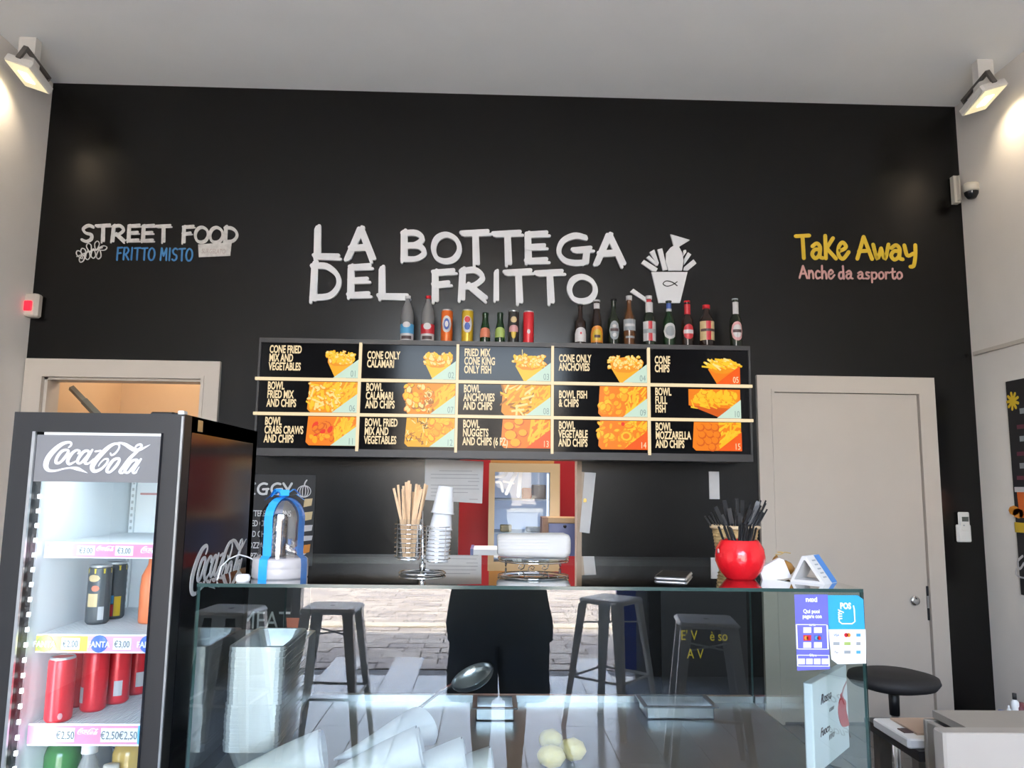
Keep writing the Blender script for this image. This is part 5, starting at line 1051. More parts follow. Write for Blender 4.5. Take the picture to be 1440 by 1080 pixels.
# stand-up chilli board
A = atY(1143, 1000, 1.93); B = atY(1193, 1000, 2.14)
e = empty('chilli_canvas', (A.x, 1.93, DZ), 'white upright canvas block with red chilli and black handwriting in the case', 'canvas')
hC = atY(1143, 962, 1.93).z-DZ; rz = math.atan2(2.14-1.93, B.x-A.x); e.rotation_euler.z = rz; Lc = math.hypot(B.x-A.x, .21)
q = MB(); q.rbox((-.0, 0, 0), (Lc, .022, hC), mat('canvas_white', (.70, .74, .78), rough=.6), .003); q.build('block', e)
q = MB(); trc = lambda u, v, w_: Vector((u, -.0005-w_, v))
q.stroke([(Lc*.80, hC*.66), (Lc*.80, hC*.56), (Lc*.84, hC*.42), (Lc*.98, hC*.28)], [.020, .066, .058, .006], .0012, co_rd, tr=trc); q.stroke([(Lc*.80, hC*.66), (Lc*.87, hC*.74), (Lc*.97, hC*.80)], [.01, .006, .004], .0012, Lp, tr=trc); q.build('chilli_drawing', e)
for s_, u, v, z in (('Rosso', .20, .72, .042), ('come', .42, .58, .022), ('Fuoco', .16, .37, .036), ('vivo', .38, .27, .034)):
    t = text(s_, (0, 0, 0), z*.8, ink, None, sx=1.0, shear=.4, depth=.0003); t.parent = e; t.location = (Lc*u, -.0012, hC*v)
# ================================================================== LEFT: DRINKS COOLER
CY0 = 1.85; CX1 = -.727; CX0 = atY(21, 579, CY0).x; CZ = atY(150, 581, CY0).z; CY1 = 2.43
fr_ = empty('drinks_cooler', ((CX0+CX1)/2, CY0, 0), 'black upright drinks cooler with lit glass door at left', 'cooler')
O = fr_.location
def cpart(name, a, b, m, r=0, parent=fr_):
    q = MB(); a = Vector(a)-O; b = Vector(b)-O; (q.rbox(a, b, m, r) if r else q.box(a, b, m)); return q.build(name, parent)
coolw = mat('cooler_white', (.80, .84, .86), rough=.35)
IX0, IX1 = CX0+.045, CX1-.045; IY0, IY1 = CY0+.055, CY1-.05
q = MB()
def qb(a, b, m): q.box(Vector(a)-O, Vector(b)-O, m)
qb((CX0, CY0+.05, .0), (CX0+.04, CY1, CZ), black_gloss); qb((CX1-.04, CY0+.05, 0), (CX1, CY1, CZ), black_gloss); qb((CX0, CY1-.04, 0), (CX1, CY1, CZ), black_mat); qb((CX0, CY0+.05, CZ-.04), (CX1, CY1, CZ), black_mat); qb((CX0, CY0+.05, 0), (CX1, CY1, .14), black_mat)
q.build('cabinet', fr_)
q = MB(); qb((CX0+.04, CY0+.06, .14), (CX0+.045, CY1-.045, CZ-.04), coolw); qb((CX1-.045, CY0+.06, .14), (CX1-.04, CY1-.045, CZ-.04), coolw); qb((CX0+.04, CY1-.05, .14), (CX1-.04, CY1-.04, CZ-.04), coolw); qb((CX0+.04, CY0+.06, CZ-.10), (CX1-.04, CY1-.04, CZ-.04), coolw); qb((CX0+.04, CY0+.06, .14), (CX1-.04, CY1-.04, .16), coolw)
qb((CX0+.012, CY0+.0465, .2), (CX0+.05, CY0+.0495, CZ-.05), coolw); qb((CX1-.05, CY0+.0465, .2), (CX1-.012, CY0+.0495, CZ-.05), coolw)
q.build('liner', fr_)
# slotted rails on the back of the liner
railm = mat('rail_grey', (.45, .48, .50), rough=.4)
for x in (IX0+.012, IX0+.14, IX1-.10):
    q = MB(); qb((x-.006, IY1-.012, .3), (x+.006, IY1-.002, CZ-.12), coolw)
    for i in range(60): z = .32+i*.019; qb((x-.003, IY1-.0135, z), (x+.003, IY1-.012, z+.009), railm)
    q.build('shelf_rail', fr_)
# door
DT = .045
q = MB()
wl, wr = atY(46, 640, CY0).x, atY(227, 640, CY0).x; wt_ = atY(140, 608, CY0).z; hb_ = atY(140, 678, CY0).z
qb((CX0, CY0, .10), (wl, CY0+DT, CZ), black_mat); qb((wr, CY0, .10), (CX1, CY0+DT, CZ), black_mat); qb((wl, CY0, wt_), (wr, CY0+DT, CZ), black_mat); qb((wl, CY0, .10), (wr, CY0+DT, .22), black_mat)
q.build('door_frame', fr_)
q = MB(); qb((wl-.004, CY0-.003, .2), (wl+.003, CY0+.004, wt_), steel); qb((wr-.003, CY0-.003, .2), (wr+.002, CY0+.004, wt_), black_gloss); qb((CX1-.006, CY0-.004, .1), (CX1-.001, CY0, CZ-.005), steel); q.build('frame_trim', fr_)
hdm = mat('header_grey', (.15, .15, .155), rough=.35)
hd_ = cpart('header_panel', (wl+.003, CY0+.006, hb_), (wr-.002, CY0+.02, wt_-.007), hdm)
cpart('header_light', (wl+.02, CY0+.004, wt_-.007), (wr-.006, CY0+.018, wt_-.001), glow('cool_led', (.9, .95, 1), 1.3))
cpart('door_pane', (wl+.003, CY0+.012, .22), (wr-.002, CY0+.018, hb_), pane_glass('cooler_pane', (.93, .96, .97), k=.8))
# logo on the header
p00 = atY(50, 605, CY0+.005); ex = (atY(230, 607.2, CY0+.005)-p00)/1440; ex.z = 0; ey = Vector((0, 0, -(atY(140, 605, CY0).z-atY(140, 680, CY0).z)/600))
p00 = Vector((p00.x, CY0+.006, atY(140, 606, CY0).z)); logo_m = mat('logo_silver', (.62, .62, .63), rough=.4)
q = cola(logo_m, lambda u, v, w_: p00-O+ex*u+ey*(-v)+Vector((0, -1, 0))*w_); q.build('logo_print', fr_, label='white flowing script logo')
s0 = atX(262, 800, CX1); s1 = atX(352, 800, CX1); yl0 = s0.y; yl1 = s1.y; ztp = atX(275, 768, CX1).z+.01; zbt = atX(272, 836, CX1).z
yl0 = atX(266, 830, CX1).y; yl1 = atX(346, 760, CX1).y; sc1 = (yl1-yl0)/1180; zt1 = atX(343, 754, CX1).z+130*((ztp-zbt)/400)*.6
ztop_l = atX(345, 754, CX1).z; zbot_l = atX(275, 838, CX1).z; kz = (ztop_l-zbot_l)/(475-120)
ps = Vector((CX1, yl0-120*sc1, zbot_l+475*kz))
q = cola(logo_m, lambda u, v, w_: ps-O+Vector((0, sc1, 0))*u+Vector((0, 0, kz))*v+Vector((1, 0, 0))*w_, d=.0008); q.build('side_logo', fr_, label='tall white script logo on the side')
q = MB(); c_ = atX(281, 598, CX1); qb((CX1, c_.y-.012, c_.z-.016), (CX1+.0006, c_.y+.02, c_.z+.012), mat('sticker_tan', (.50, .30, .12), rough=.5)); q.build('side_label', fr_)
# led strip down the left of the door
q = MB(); zz = .3
while zz < hb_-.02: qb((wl+.006, CY0+.024, zz), (wl+.012, CY0+.03, zz+.010), glow('cooler_led_dots', (.95, .98, 1), 5)); zz += .034
q.build('led_strip', fr_)
ll = bpy.data.lights.new('cooler_light', 'AREA'); ll.shape = 'RECTANGLE'; ll.size = .28; ll.size_y = .10; ll.energy = .33; ll.color = (.88, .95, 1)
lo = bpy.data.objects.new('cooler_light', ll); C.objects.link(lo); lo.location = ((CX0+CX1)/2, CY0+.14, CZ-.115)
l2 = bpy.data.lights.new('cooler_strip_light', 'AREA'); l2.shape = 'RECTANGLE'; l2.size = .02; l2.size_y = 1.0; l2.energy = .55; l2.color = (.88, .95, 1)
lo = bpy.data.objects.new('cooler_strip_light', l2); C.objects.link(lo); lo.location = (wl+.02, CY0+.05, .95); lo.rotation_euler = Vector((-.75, -.66, 0)).to_track_quat('Z', 'Y').to_euler(); 
# shelves with price strips
SY = IY0+.035
rows = [(774, 'pink'), (905, 'mix'), (1033, 'red')]
stp = mat('strip_pink', (.72, .28, .42), rough=.35); styel = mat('strip_yellow', (.72, .62, .10), rough=.35); strd = mat('strip_rose', (.72, .40, .52), rough=.35); stbl = mat('strip_blue', (.10, .45, .72), rough=.35); sw = mat('strip_white', (.80, .78, .80), rough=.4); gry = mat('digit_grey', (.10, .14, .15), rough=.5)
shelf_z = []
lx = IX0+.004
for ri, (yy, nm) in enumerate(rows):
    zc = atY(140, yy, SY).z; hh = (10.5, 12, 14)[ri]/F*SY
    zsh = zc+hh*.9; shelf_z.append(zsh)
    e = fr_
    q = MB()
    wire = mat('wire_white', (.72, .75, .77), rough=.4)
    qb((lx, SY+.002, zsh-.006), (IX1, SY+.010, zsh), wire); qb((lx, IY1-.02, zsh-.006), (IX1, IY1-.012, zsh), wire)
    for i in range(40): x = lx+(IX1-lx)*(i+.5)/40; q.box(Vector((x-.0016, SY+.004, zsh-.003))-O, Vector((x+.0016, IY1-.014, zsh))-O, wire)
    for j in range(4): y = SY+.04+j*.12; qb((lx, y, zsh-.006), (IX1, y+.004, zsh-.003), wire)
    sh = q.build('wire_shelf', fr_)
    def strip(x0, x1, m, off=0, z0=-1, z1=1):
        q = MB(); q.box(Vector((x0, SY-.002-off, zc+hh*z0))-O, Vector((x1, SY+.001-off, zc+hh*z1))-O, m); return q
    sw_ = IX1-lx
    q = strip(lx, IX1, sw); q.build('price_strip', fr_)
    def seg(f0, f1, m, off=.0012, k_=.82): strip(lx+sw_*f0, lx+sw_*f1, m, off, -k_, k_).build('price_strip', fr_)
    def price(f, s_='€3,00'):
        seg(f, f+.14, sw, .0022, .62); t = text(s_, (lx+sw_*(f+.07), SY-.0055, zc-hh*.35), hh*1.0, gry, fr_, sx=.72, bold=0, align='CENTER', depth=.0002)
    def mini_logo(f, w_, m=None):
        q = MB(); mm = m or sw; s_ = w_*sw_/1200; x0_ = lx+sw_*f
        q = cola(mm, lambda u, v, w2: Vector((x0_+(u-130)*s_, SY-.0036-w2, zc+hh*.62+(v+120)*s_*.95))-O, d=.0002); q.build('logo_print', fr_)
    if ri == 0: seg(.02, .20, stp); seg(.20, .98, stp); price(.26); price(.56); mini_logo(.02, .18); mini_logo(.41, .15); mini_logo(.76, .2)
    if ri == 1:
        seg(.0, .40, styel); seg(.40, .98, strd); price(.20, '€2,00'); price(.60, '€3,00')
        for f, c_2 in ((.02, Lgr), (.44, mat('fanta_blue', (.08, .16, .55), rough=.4)), (.82, MATS['fanta_blue'])):
            q = MB(); x = lx+sw_*(f+.05); q.lathe([(0, 0), (hh*.95, 0), (hh*.9, .0008), (0, .001)], c_2, n=16, M=Matrix.Translation(Vector((x, SY-.0035, zc))-O) @ Matrix.Rotation(PI/2, 4, 'X')); q.build('logo_print', fr_)
            text('FANTA', (x, SY-.0052, zc-hh*.35), hh*.9, sw, fr_, sx=.85, bold=.0004, align='CENTER', depth=.0002)
    if ri == 2: seg(.0, .60, stp); seg(.60, .84, stp); seg(.84, 1.0, stbl); price(.22, '€2,50'); mini_logo(.38, .17); price(.56, '€2,50'); price(.70, '€2,50')
# red pen stripe on the inner wall
q = MB(); a = atY(103, 694, IY1-.1); b = atY(148, 685, IY1-.1); q.box(Vector((IX0+.03, IY1-.004, a.z-.003))-O, Vector((IX0+.12, IY1-.002, a.z+.003))-O, Lp); q.build('warning_label', fr_)
# cans in the cooler
def cooler_can(px, py, Y, zsh, m, lb, hh, wd, extra=(), nm='drink_can'):
    x = atY(px, py, Y).x; e = empty(nm, (x, Y, zsh), lb, 'can', 'cans in the drinks cooler')
    lathe_obj('body', sc_(PR['can'], wd, hh), m, e, n=24)
    q = MB(); q.lathe([(.455*wd, hh*.95), (.46*wd, hh*.975), (.43*wd, hh), (.40*wd, hh), (.385*wd, hh*.975), (0, hh*.975)], alu, n=24, cap=False); q.box((-.006, -.012, hh*.975), (.006, .008, hh*.982), alu); q.build('lid', e)
    for (n_, m2, z0, z1, half, sh_, k_, rot) in extra:
        q = MB(); curved(q, wd*.49+.0006*k_, z0*hh, z1*hh, half, m2, shape=sh_); o = q.build(n_, e); o.rotation_euler.z = rot
    return e
zc3 = shelf_z[2]; Hc = .150; Wc = .062
bar = mat('barcode_grey', (.45, .45, .45), rough=.5)
bc = lambda rot: (('barcode', bar, .15, .40, .33, 'rect', 1, rot),)
cooler_can(84, 980, 1.97, zc3, co_rd, 'red can at front left of the lower cooler shelf', Hc, Wc, (('print_dot', Lp, .06, .16, .18, 'oval', 1, .6),))
cooler_can(132, 975, 2.06, zc3, co_rd, 'red can in front with its barcode to the left on lower cooler shelf', Hc, Wc, bc(-.75))
cooler_can(165, 960, 2.13, zc3, co_rd, 'red can with a large barcode to the right on lower cooler shelf', Hc, Wc, bc(.5))
cooler_can(192, 950, 2.22, zc3, co_rd, 'rightmost red can with barcode beside the door frame', Hc, Wc, bc(.7))
cooler_can(110, 970, 2.10, zc3, co_rd, 'second red can from left on lower cooler shelf, half hidden', Hc, Wc)
cooler_can(125, 950, 2.26, zc3, co_rd, 'rear red can showing only its lid between the front ones', Hc, Wc)
cooler_can(157, 950, 2.30, zc3, co_rd, 'rearmost red can with lid just visible on lower cooler shelf', Hc, Wc)
zc2 = shelf_z[1]
kb = mat('can_charcoal', (.07, .08, .085), rough=.4); yb_ = mat('can_gold', (.65, .50, .05), rough=.3)
ex_ = lambda r: (('band', yb_, .86, .94, PI, 'rect', 1, 0), ('print', Lcr, .72, .84, .55, 'oval', 1, r), ('print', Lco, .56, .66, .35, 'oval', 1, r+.2), ('print', Lcr, .30, .52, .45, 'rect', 1, r), ('print', bar, .08, .30, .25, 'rect', 1, r+.8), ('print', Lw, .40, .52, .12, 'rect', 1, r-.9))
cooler_can(138, 850, 2.10, zc2, kb, 'front black and yellow energy drink can on upper cooler shelf', .150, .058, ex_(-.1))
cooler_can(160, 845, 2.18, zc2, kb, 'rear black and yellow can partly hidden on upper cooler shelf', .150, .058, (('band', yb_, .86, .94, PI, 'rect', 1, 0), ('print', Lb, .28, .42, .3, 'rect', 1, .1), ('print', Lr, .06, .26, .3, 'rect', 1, .1), ('print', Lye, .06, .4, .3, 'rect', 1, .75)))
q = MB(); x = atY(214, 830, 2.12).x; e = empty('orange_bottle', (x, 2.12, zc2), 'orange drink bottle almost hidden behind the cooler door frame', 'bottle')
lathe_obj('body', [(0, 0), (.028, 0), (.03, .005), (.03, .09), (.028, .12), (.014, .15), (.013, .17)], mat('orange_plastic', (.75, .20, .08), rough=.3), e, n=20); lathe_obj('cap', [(0, .17), (.016, .17), (.016, .185), (0, .186)], white, e, n=14)
# bottles under the lowest strip
zb4 = shelf_z[2]-.345
q = MB(); wire = MATS['wire_white']
for i in range(40): x = lx+(IX1-lx)*(i+.5)/40; q.box(Vector((x-.0016, SY+.004, zb4-.003))-O, Vector((x+.0016, IY1-.014, zb4))-O, wire)
qb((lx, SY+.002, zb4-.006), (IX1, SY+.01, zb4), wire); q.build('wire_shelf', fr_)
for px, Y, m, cm_, hh, lb, wd in ((88, 2.05, mat('green_pet', (.04, .16, .04), rough=.15), MATS['can_black'], .30, 'green bottle at lower left of the cooler', .085), (125, 2.02, mat('clear_pet', (.35, .35, .33), rough=.1, alpha=.6), white, .285, 'clear bottle with white cap under the lowest price strip', .07), (140, 2.14, mat('clear_pet2', (.35, .35, .33), rough=.1, alpha=.6), white, .30, 'clear bottle with white cap behind the front one in cooler', .07), (157, 2.00, mat('grey_pet', (.22, .21, .20), rough=.2), mat('cream_cap', (.62, .58, .5), rough=.5), .235, 'short grey bottle with cream cap low in the cooler', .07), (182, 2.06, mat('amber_pet', (.45, .30, .08), rough=.15), MATS['can_gold'], .30, 'amber bottle at lower right of the cooler', .08)):
    x = atY(px, 1070, Y).x; e = empty('cooler_bottle', (x, Y, zb4), lb, 'bottle', 'bottles low in the drinks cooler')
    prf = [(0, 0), (wd*.48, 0), (wd*.5, .006), (wd*.5, hh*.62), (wd*.42, hh*.74), (wd*.2, hh*.88), (wd*.19, hh*.95)] if m.name != 'green_pet' and m.name != 'amber_pet' else [(0, 0), (wd*.48, 0), (wd*.5, .006), (wd*.5, hh*.82), (wd*.42, hh*.88), (wd*.2, hh*.93), (wd*.19, hh*.95)]
    lathe_obj('body', prf, m, e, n=20); lathe_obj('cap', [(0, hh*.90), (wd*.27, hh*.90), (wd*.25, hh), (0, hh)], cm_, e, n=16)
# small black box on the cooler
c_ = atY(245, 578, 2.0); q = MB(); q.rbox((c_.x-.04, 1.95, CZ), (c_.x+.02, 2.05, CZ+.014), black_mat, .006); o = tag(q.build('black_device'), 'small black device with white plug lying on top of the drinks cooler', 'device')
q = MB(); q.rbox((c_.x+.02, 1.97, CZ), (c_.x+.036, 2.0, CZ+.02), white, .004); q.build('white_plug', o)

# ================================================================== RIGHT FOREGROUND
sp = Vector((atY(1256, 960, 3.0).x, 3.0, 0)); zs_ = atY(1258, 955, 3.0).z
e = empty('bar_stool', sp, 'round black padded bar stool in front of the white door', 'stool')
lathe_obj('seat', [(0, -.035), (.10, -.035), (.150, -.020), (.163, -.002), (.158, .014), (.11, .026), (0, .028)], black_soft, e, (0, 0, zs_-.0), n=40)
lathe_obj('gas_sleeve', [(0, zs_-.13), (.018, zs_-.13), (.020, zs_-.03), (0, zs_-.03)], black_mat, e, n=16)
lathe_obj('column', [(0, .02), (.013, .02), (.013, zs_-.12), (0, zs_-.12)], steel, e, n=14)
lathe_obj('foot_plate', [(0, 0), (.2, 0), (.2, .006), (.03, .022), (0, .022)], steel, e, n=36)
sp2 = Vector((atY(1028, 1022, 2.95).x, 3.1, 0)); z2 = atY(1030, 1022, 3.1).z
e = empty('work_stool', sp2, 'low dark round stool behind the display case seen through the glass', 'stool')
lathe_obj('seat', [(0, -.04), (.09, -.04), (.125, -.02), (.13, .01), (.10, .03), (0, .035)], black_soft, e, (0, 0, z2), n=32); lathe_obj('column', [(0, .02), (.02, .02), (.018, z2-.03), (0, z2-.03)], steel, e, n=14); lathe_obj('foot_plate', [(0, 0), (.18, 0), (.18, .006), (.03, .022), (0, .022)], steel, e, n=32)
# white cash desk
DY0, DY1 = 1.95, 2.35
A1 = atY(1297, 1010, DY1); A2 = atY(1327, 1031, DY0)
e = empty('cash_desk', (1.6, 2.15, 0), 'white cash desk with raised rim at lower right corner', 'desk')
OO = e.location; dw = mat('desk_white', (.38, .35, .315), rough=.5, noise=.02, scale=8); ds = mat('desk_offwhite', (.34, .31, .27), rough=.6)
q = MB(); q.rbox(Vector((A1.x, DY1-.02, 0))-OO, Vector((2.5, DY1, A1.z))-OO, ds, .004); q.rbox(Vector((A1.x, DY0+.03, 0))-OO, Vector((A1.x+.02, DY1-.02, A1.z-.001))-OO, ds, .004); q.build('rear_panel', e)
q = MB(); q.rbox(Vector((A2.x, DY0, 0))-OO, Vector((2.5, DY0+.05, A2.z))-OO, dw, .006); q.build('front_panel', e)
q = MB(); q.box(Vector((A1.x+.02, DY0+.05, A2.z-.07))-OO, Vector((2.5, DY1-.02, A2.z-.05))-OO, ds); q.build('worktop', e)
# items beyond the desk: side table with papers, pens
sz = A1.z-.02
e = empty('side_table', (1.6, 2.75, 0), 'dark low side table behind the white cash desk', 'table'); OO = e.location
tX0 = atY(1262, 1030, 2.5).x
q = MB(); tz = atY(1280, 1022, 2.5).z-.035; q.box(Vector((tX0, 2.38, tz-.03))-OO, Vector((2.7, 2.72, tz))-OO, mat('table_dark', (.05, .05, .052), rough=.4)); q.build('table_top', e)
for x, y in ((tX0+.04, 2.44), (tX0+.04, 2.68), (2.64, 2.44), (2.64, 2.68)): q = MB(); q.box(Vector((x-.02, y-.02, 0))-OO, Vector((x+.02, y+.02, tz-.03))-OO, steel); q.build('leg', e)
q = MB(); q.rbox((tX0-.02, 2.40, tz), (tX0+.22, 2.62, tz+.028), white, .008); tag(q.build('paper_tray'), 'white paper tray on the side table by the cash desk', 'tray')
q = MB(); q.box((tX0+.03, 2.44, tz+.028), (tX0+.20, 2.60, tz+.034), mat('kraft_paper', (.45, .33, .25), rough=.8)); q.box((tX0, 2.46, tz+.028), (tX0+.03, 2.50, tz+.031), ink); tag(q.build('paper_stack'), 'tan papers lying in the white paper tray', 'paper')
for px, m, hh, lb, nm, cat, rr in ((1419, white, .045, 'short white marker pen standing behind the cash desk', 'marker_pen', 'pen', .006), (1428, white, .075, 'small white bottle with dark cap behind the cash desk', 'small_bottle', 'bottle', .012), (1436, mat('maroon', (.12, .02, .03), rough=.4), .055, 'maroon jar at right edge behind the cash desk', 'jar', 'jar', .02), (1409, inkb, .03, 'small dark blue box behind the cash desk', 'blue_box', 'box', .022)):
    x = atY(px, 1000, 2.6).x; zz = atY(px, 1008, 2.6).z-.01
    q = MB(); q.lathe([(0, tz), (rr, tz), (rr, zz+hh*.75), (rr*.5, zz+hh*.85), (rr*.5, zz+hh), (0, zz+hh)], m, n=14); o = q.build(nm, None, (x, 2.6, 0)); tag(o, lb, cat)
    if nm == 'small_bottle': lathe_obj('cap', [(0, zz+hh*.86), (rr*.55, zz+hh*.86), (rr*.55, zz+hh*1.12), (0, zz+hh*1.12)], black_mat, o, n=12)

# ================================================================== BEHIND THE CAMERA: stools, banner, photographer (seen mirrored in the glass)
mt = mat('stool_grey_metal', (.80, .80, .76), rough=.3, metal=.0); mt2 = mat('stool_dark_metal', (.5, .5, .5), rough=.35, metal=.1)
def metal_stool(x, y, rz, m, lb):
    e = empty('metal_stool', (x, y, 0), lb, 'stool', 'metal bar stools in the customer area', rz)
    q = MB(); zt = .76; s = .155
    q.rbox((-s, -s, zt-.03), (s, s, zt), m, .03); q.lathe([(0, zt+.0005), (.014, zt+.0005), (.014, zt+.001), (0, zt+.001)], black_mat, n=12); q.build('seat', e)
    for sx in (-1, 1):
        for sy in (-1, 1):
            q = MB(); a = Vector((sx*.13, sy*.13, zt-.03)); b = Vector((sx*.205, sy*.205, 0)); w0, w1 = .045, .016
            P = []
            for c, w_ in ((a, w0), (b, w1)):
                P += [c+Vector((sx*.012, sy*.012, 0)), c+Vector((-sx*w_, sy*.012, 0)), c+Vector((-sx*w_, sy*.006, 0)), c+Vector((sx*.0, sy*.0, 0)), c+Vector((sx*.006, -sy*w_, 0)), c+Vector((sx*.012, -sy*w_, 0))]
            fs = [(i, (i+1) % 6, 6+(i+1) % 6, 6+i) for i in range(6)]+[tuple(range(5, -1, -1)), tuple(range(6, 12))]; q.add(P, fs, m); q.build('leg', e)
    for a, b in (((-1, -1), (1, -1)), ((1, -1), (1, 1)), ((1, 1), (-1, 1)), ((-1, 1), (-1, -1))):
        q = MB(); k_ = .172; q.tube([(a[0]*k_, a[1]*k_, .30), (b[0]*k_, b[1]*k_, .30)], .008, m, n=6); q.build('foot_rail', e)
    q = MB(); q.tube([(-.14, -.14, .62), (.14, .14, .62)], .005, m, n=6); q.tube([(.14, -.14, .615), (-.14, .14, .615)], .005, m, n=6); q.build('cross_brace', e)
    return e
metal_stool(-.86, -.85, .05, mt, 'grey metal stool mirrored left of the photographer'); metal_stool(-1.38, -.72, .1, mt, 'grey metal stool mirrored at far left beside the foil trays')
metal_stool(.76, -1.25, .7, mt, 'grey metal stool mirrored right of the photographer'); metal_stool(1.14, -.50, .15, mt2, 'dark metal stool mirrored at right of the case')
q = MB(); q.box((1.00, -2.52, .05), (1.15, -2.49, 1.9), mat('banner_blue', (.03, .08, .42), rough=.5)); o = tag(q.build('blue_banner'), 'upright blue banner standing by right side of the entrance', 'banner')
# photographer
pz = empty('person', (.06, -.22, 0), 'person in dark t-shirt and long shorts photographing the counter, seen mirrored', 'person')
def skin_mesh(name, V, E_, m, parent, lv=2):
    me = bpy.data.meshes.new(name); me.from_pydata([v[:3] for v in V], E_, []); o = bpy.data.objects.new(name, me); C.objects.link(o); o.parent = parent
    sk = o.modifiers.new('skin', 'SKIN'); lay = me.skin_vertices[0].data
    for i, v in enumerate(V): lay[i].radius = (v[3], v[4] if len(v) > 4 else v[3]); lay[i].use_root = (i == 0)
    sb = o.modifiers.new('sub', 'SUBSURF'); sb.levels = lv; sb.render_levels = lv; me.materials.append(m)
    me.polygons.foreach_set('use_smooth', [True]*len(me.polygons)); sk.use_smooth_shade = True
    return o
skin = mat('skin', (.42, .24, .17), rough=.5)
V = []; E_ = []
def chain(start, pts):
    i = start
    for p in pts: V.append(p); E_.append((i, len(V)-1)); i = len(V)-1
    return i
V.append((0, 0, .88, .13, .10))
ch = chain(0, [(0, .0, 1.05, .12, .09), (0, .0, 1.22, .14, .10), (0, 0, 1.34, .10, .08)])
nk = chain(ch, [(0, .0, 1.42, .05, .055), (0, .02, 1.50, .072, .085), (0, .02, 1.58, .075, .09), (0, .01, 1.65, .05, .06)])
hands = []
for s_ in (-1, 1):
    sh = chain(ch, [(s_*.14, 0, 1.34, .055), (s_*.20, .0, 1.28, .048), (s_*.25, .05, 1.08, .040), (s_*.20, .12, 1.20, .034), (s_*.13-.05, .17, 1.36, .022), (s_*.105-.05, .185, 1.40, .026, .016)])
    for f, (dz, ln) in enumerate(((.022, .032), (.010, .036), (-.002, .034), (-.014, .028))):
        chain(sh, [(s_*.095-.05, .200, 1.40+dz, .009), (s_*.080-.05, .222, 1.405+dz, .008), (s_*(.085-ln)-.05+s_*0, .226, 1.405+dz, .0075)])
    chain(sh, [(s_*.09-.05, .185, 1.375, .010), (s_*.07-.05, .192, 1.365, .009), (s_*.055-.05, .195, 1.372, .008)])
    lg_ = chain(0, [(s_*.095, 0, .82, .085), (s_*.085, .01, .50, .058), (s_*.082, -.02, .32, .056), (s_*.08, -.01, .10, .035), (s_*.08, .02, .05, .04, .04), (s_*.085, .12, .03, .035, .025)])
body = skin_mesh('body', V, E_, skin, pz)
navy = mat('shorts_navy', (.16, .21, .28), rough=.85); tee = mat('shirt_black', (.14, .19, .25), rough=.85)
def loft(name, secs, m, parent, n=28, th=.003):
    q = MB(); P = []
    for (cx, cy, z, rx, ry) in secs:
        for i in range(n): a = 2*PI*i/n; k_ = 1+.03*math.sin(5*a+z*20); P.append(Vector((cx+rx*math.cos(a)*k_, cy+ry*math.sin(a)*k_, z)))
    fs = []
    for k_ in range(len(secs)-1):
        for i in range(n): j = (i+1) % n; fs.append((k_*n+i, k_*n+j, k_*n+n+j, k_*n+n+i))
    q.add(P, fs, m, True); return q.build(name, parent)
q = MB()
for s_ in (-1, 1):
    secs = [(s_*.125, .0, .44, .120, .12), (s_*.122, 0, .55, .122, .125), (s_*.115, 0, .70, .125, .125), (s_*.08, 0, .80, .14, .13), (s_*.03, 0, .90, .17, .125), (0, 0, 1.0, .17, .12)]
    P = []; n = 28
    for (cx, cy, z, rx, ry) in secs:
        for i in range(n): a = 2*PI*i/n; k_ = 1+.03*math.sin(5*a+z*20); P.append(Vector((cx+rx*math.cos(a)*k_, cy+ry*math.sin(a)*k_, z)))
    fs = []
    for k_ in range(len(secs)-1):
        for i in range(n): j = (i+1) % n; fs.append((k_*n+i, k_*n+j, k_*n+n+j, k_*n+n+i))
    q.add(P, fs, navy, True)
q.build('shorts', pz)
loft('shirt', [(0, 0, .70, .252, .15), (0, 0, .78, .258, .155), (0, 0, .90, .235, .15), (0, 0, 1.05, .215, .14), (0, 0, 1.2, .21, .135), (0, 0, 1.30, .19, .12), (0, 0, 1.37, .13, .10), (0, 0, 1.40, .07, .075)], tee, pz)
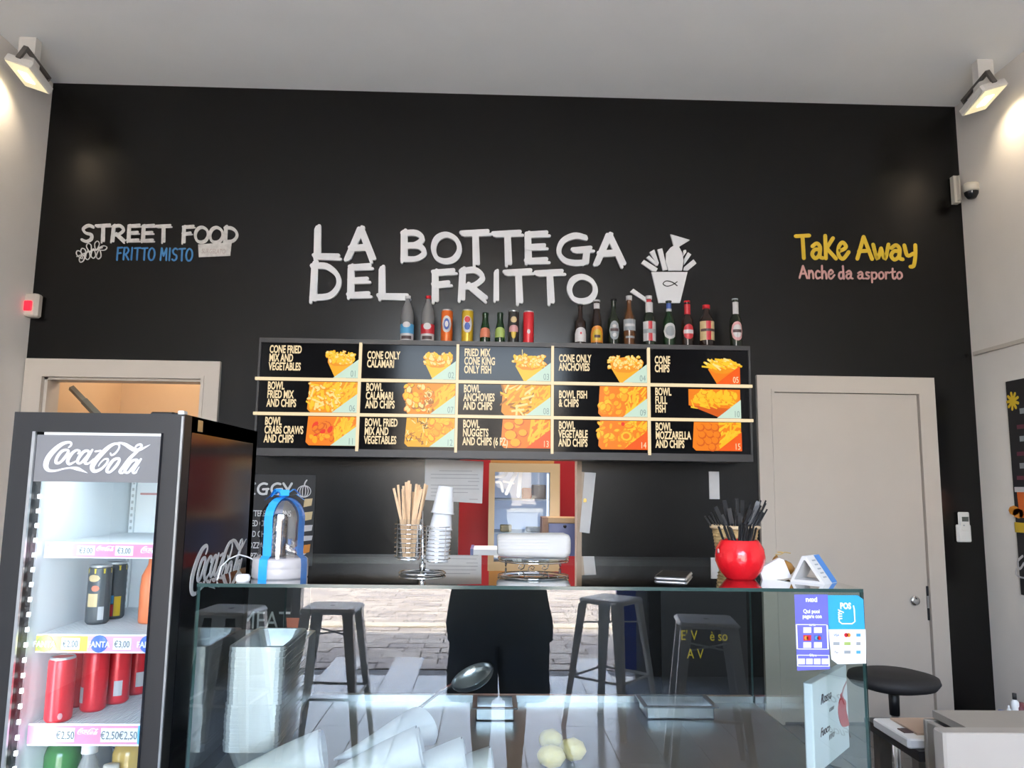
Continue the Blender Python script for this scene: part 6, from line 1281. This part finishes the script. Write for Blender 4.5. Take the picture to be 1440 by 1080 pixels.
for s_ in (-1, 1):
    q = MB(); q.tube([(s_*.14, 0, 1.335), (s_*.20, 0, 1.28), (s_*.235, .03, 1.16)], [.075, .08, .075], tee, n=14, caps=False); q.build('sleeve', pz)
    q = MB(); q.rbox((s_*.09-.045, -.07, 0), (s_*.09+.045, .20, .045), black_mat, .02); q.rbox((s_*.09-.04, -.06, .04), (s_*.09+.04, .10, .085), black_mat, .02); q.build('shoe', pz)
    q = MB(); q.lathe([(.0, -.012), (.011, -.006), (.012, 0), (.011, .006), (0, .012)], mat('eye_white', (.7, .7, .7), rough=.2), n=12, M=Matrix.Translation((s_*.032, .098, 1.555)), cap=False); q.build('eye', pz)
    q = MB(); q.rbox((s_*.078-.008, -.01, 1.525), (s_*.078+.008, .03, 1.585), skin, .006); q.build('ear', pz)
q = MB(); q.add([Vector((-.014, .098, 1.52)), Vector((.014, .098, 1.52)), Vector((0, .132, 1.525)), Vector((0, .10, 1.56))], [(0, 2, 3), (2, 1, 3), (0, 1, 2)], skin); q.build('nose', pz)
q = MB(); q.rbox((-.024, .094, 1.485), (.024, .106, 1.495), mat('lips', (.35, .12, .10), rough=.5), .003); q.build('mouth', pz)
q = MB(); q.lathe([(.083, 1.555), (.090, 1.60), (.085, 1.64), (.062, 1.675), (.03, 1.69), (.001, 1.692)], mat('hair_dark', (.02, .014, .01), rough=.7), n=24, M=Matrix.Translation((0, -.008, 0)) @ Matrix.Diagonal((1, 1.12, 1, 1)), cap=False); q.build('hair', pz)
e = empty('camera_phone', (0, -.03, 1.395), 'smartphone held level in both hands by the photographer', 'phone')
q = MB(); q.rbox((-.075, -.004, -.036), (.075, .004, .040), black_mat, .004); q.build('phone_body', e)

# ------------------------------------------------------------------ lettering becomes plain meshes
bpy.context.view_layer.update(); dg = bpy.context.evaluated_depsgraph_get()
for o in [o for o in C.objects if o.type == 'FONT']:
    me = bpy.data.meshes.new_from_object(o.evaluated_get(dg)); nm = o.name; par = o.parent; loc, rot, scl = o.location.copy(), o.rotation_euler.copy(), o.scale.copy()
    bpy.data.objects.remove(o); n = bpy.data.objects.new(nm, me); C.objects.link(n); n.parent = par; n.location = loc; n.rotation_euler = rot; n.scale = scl
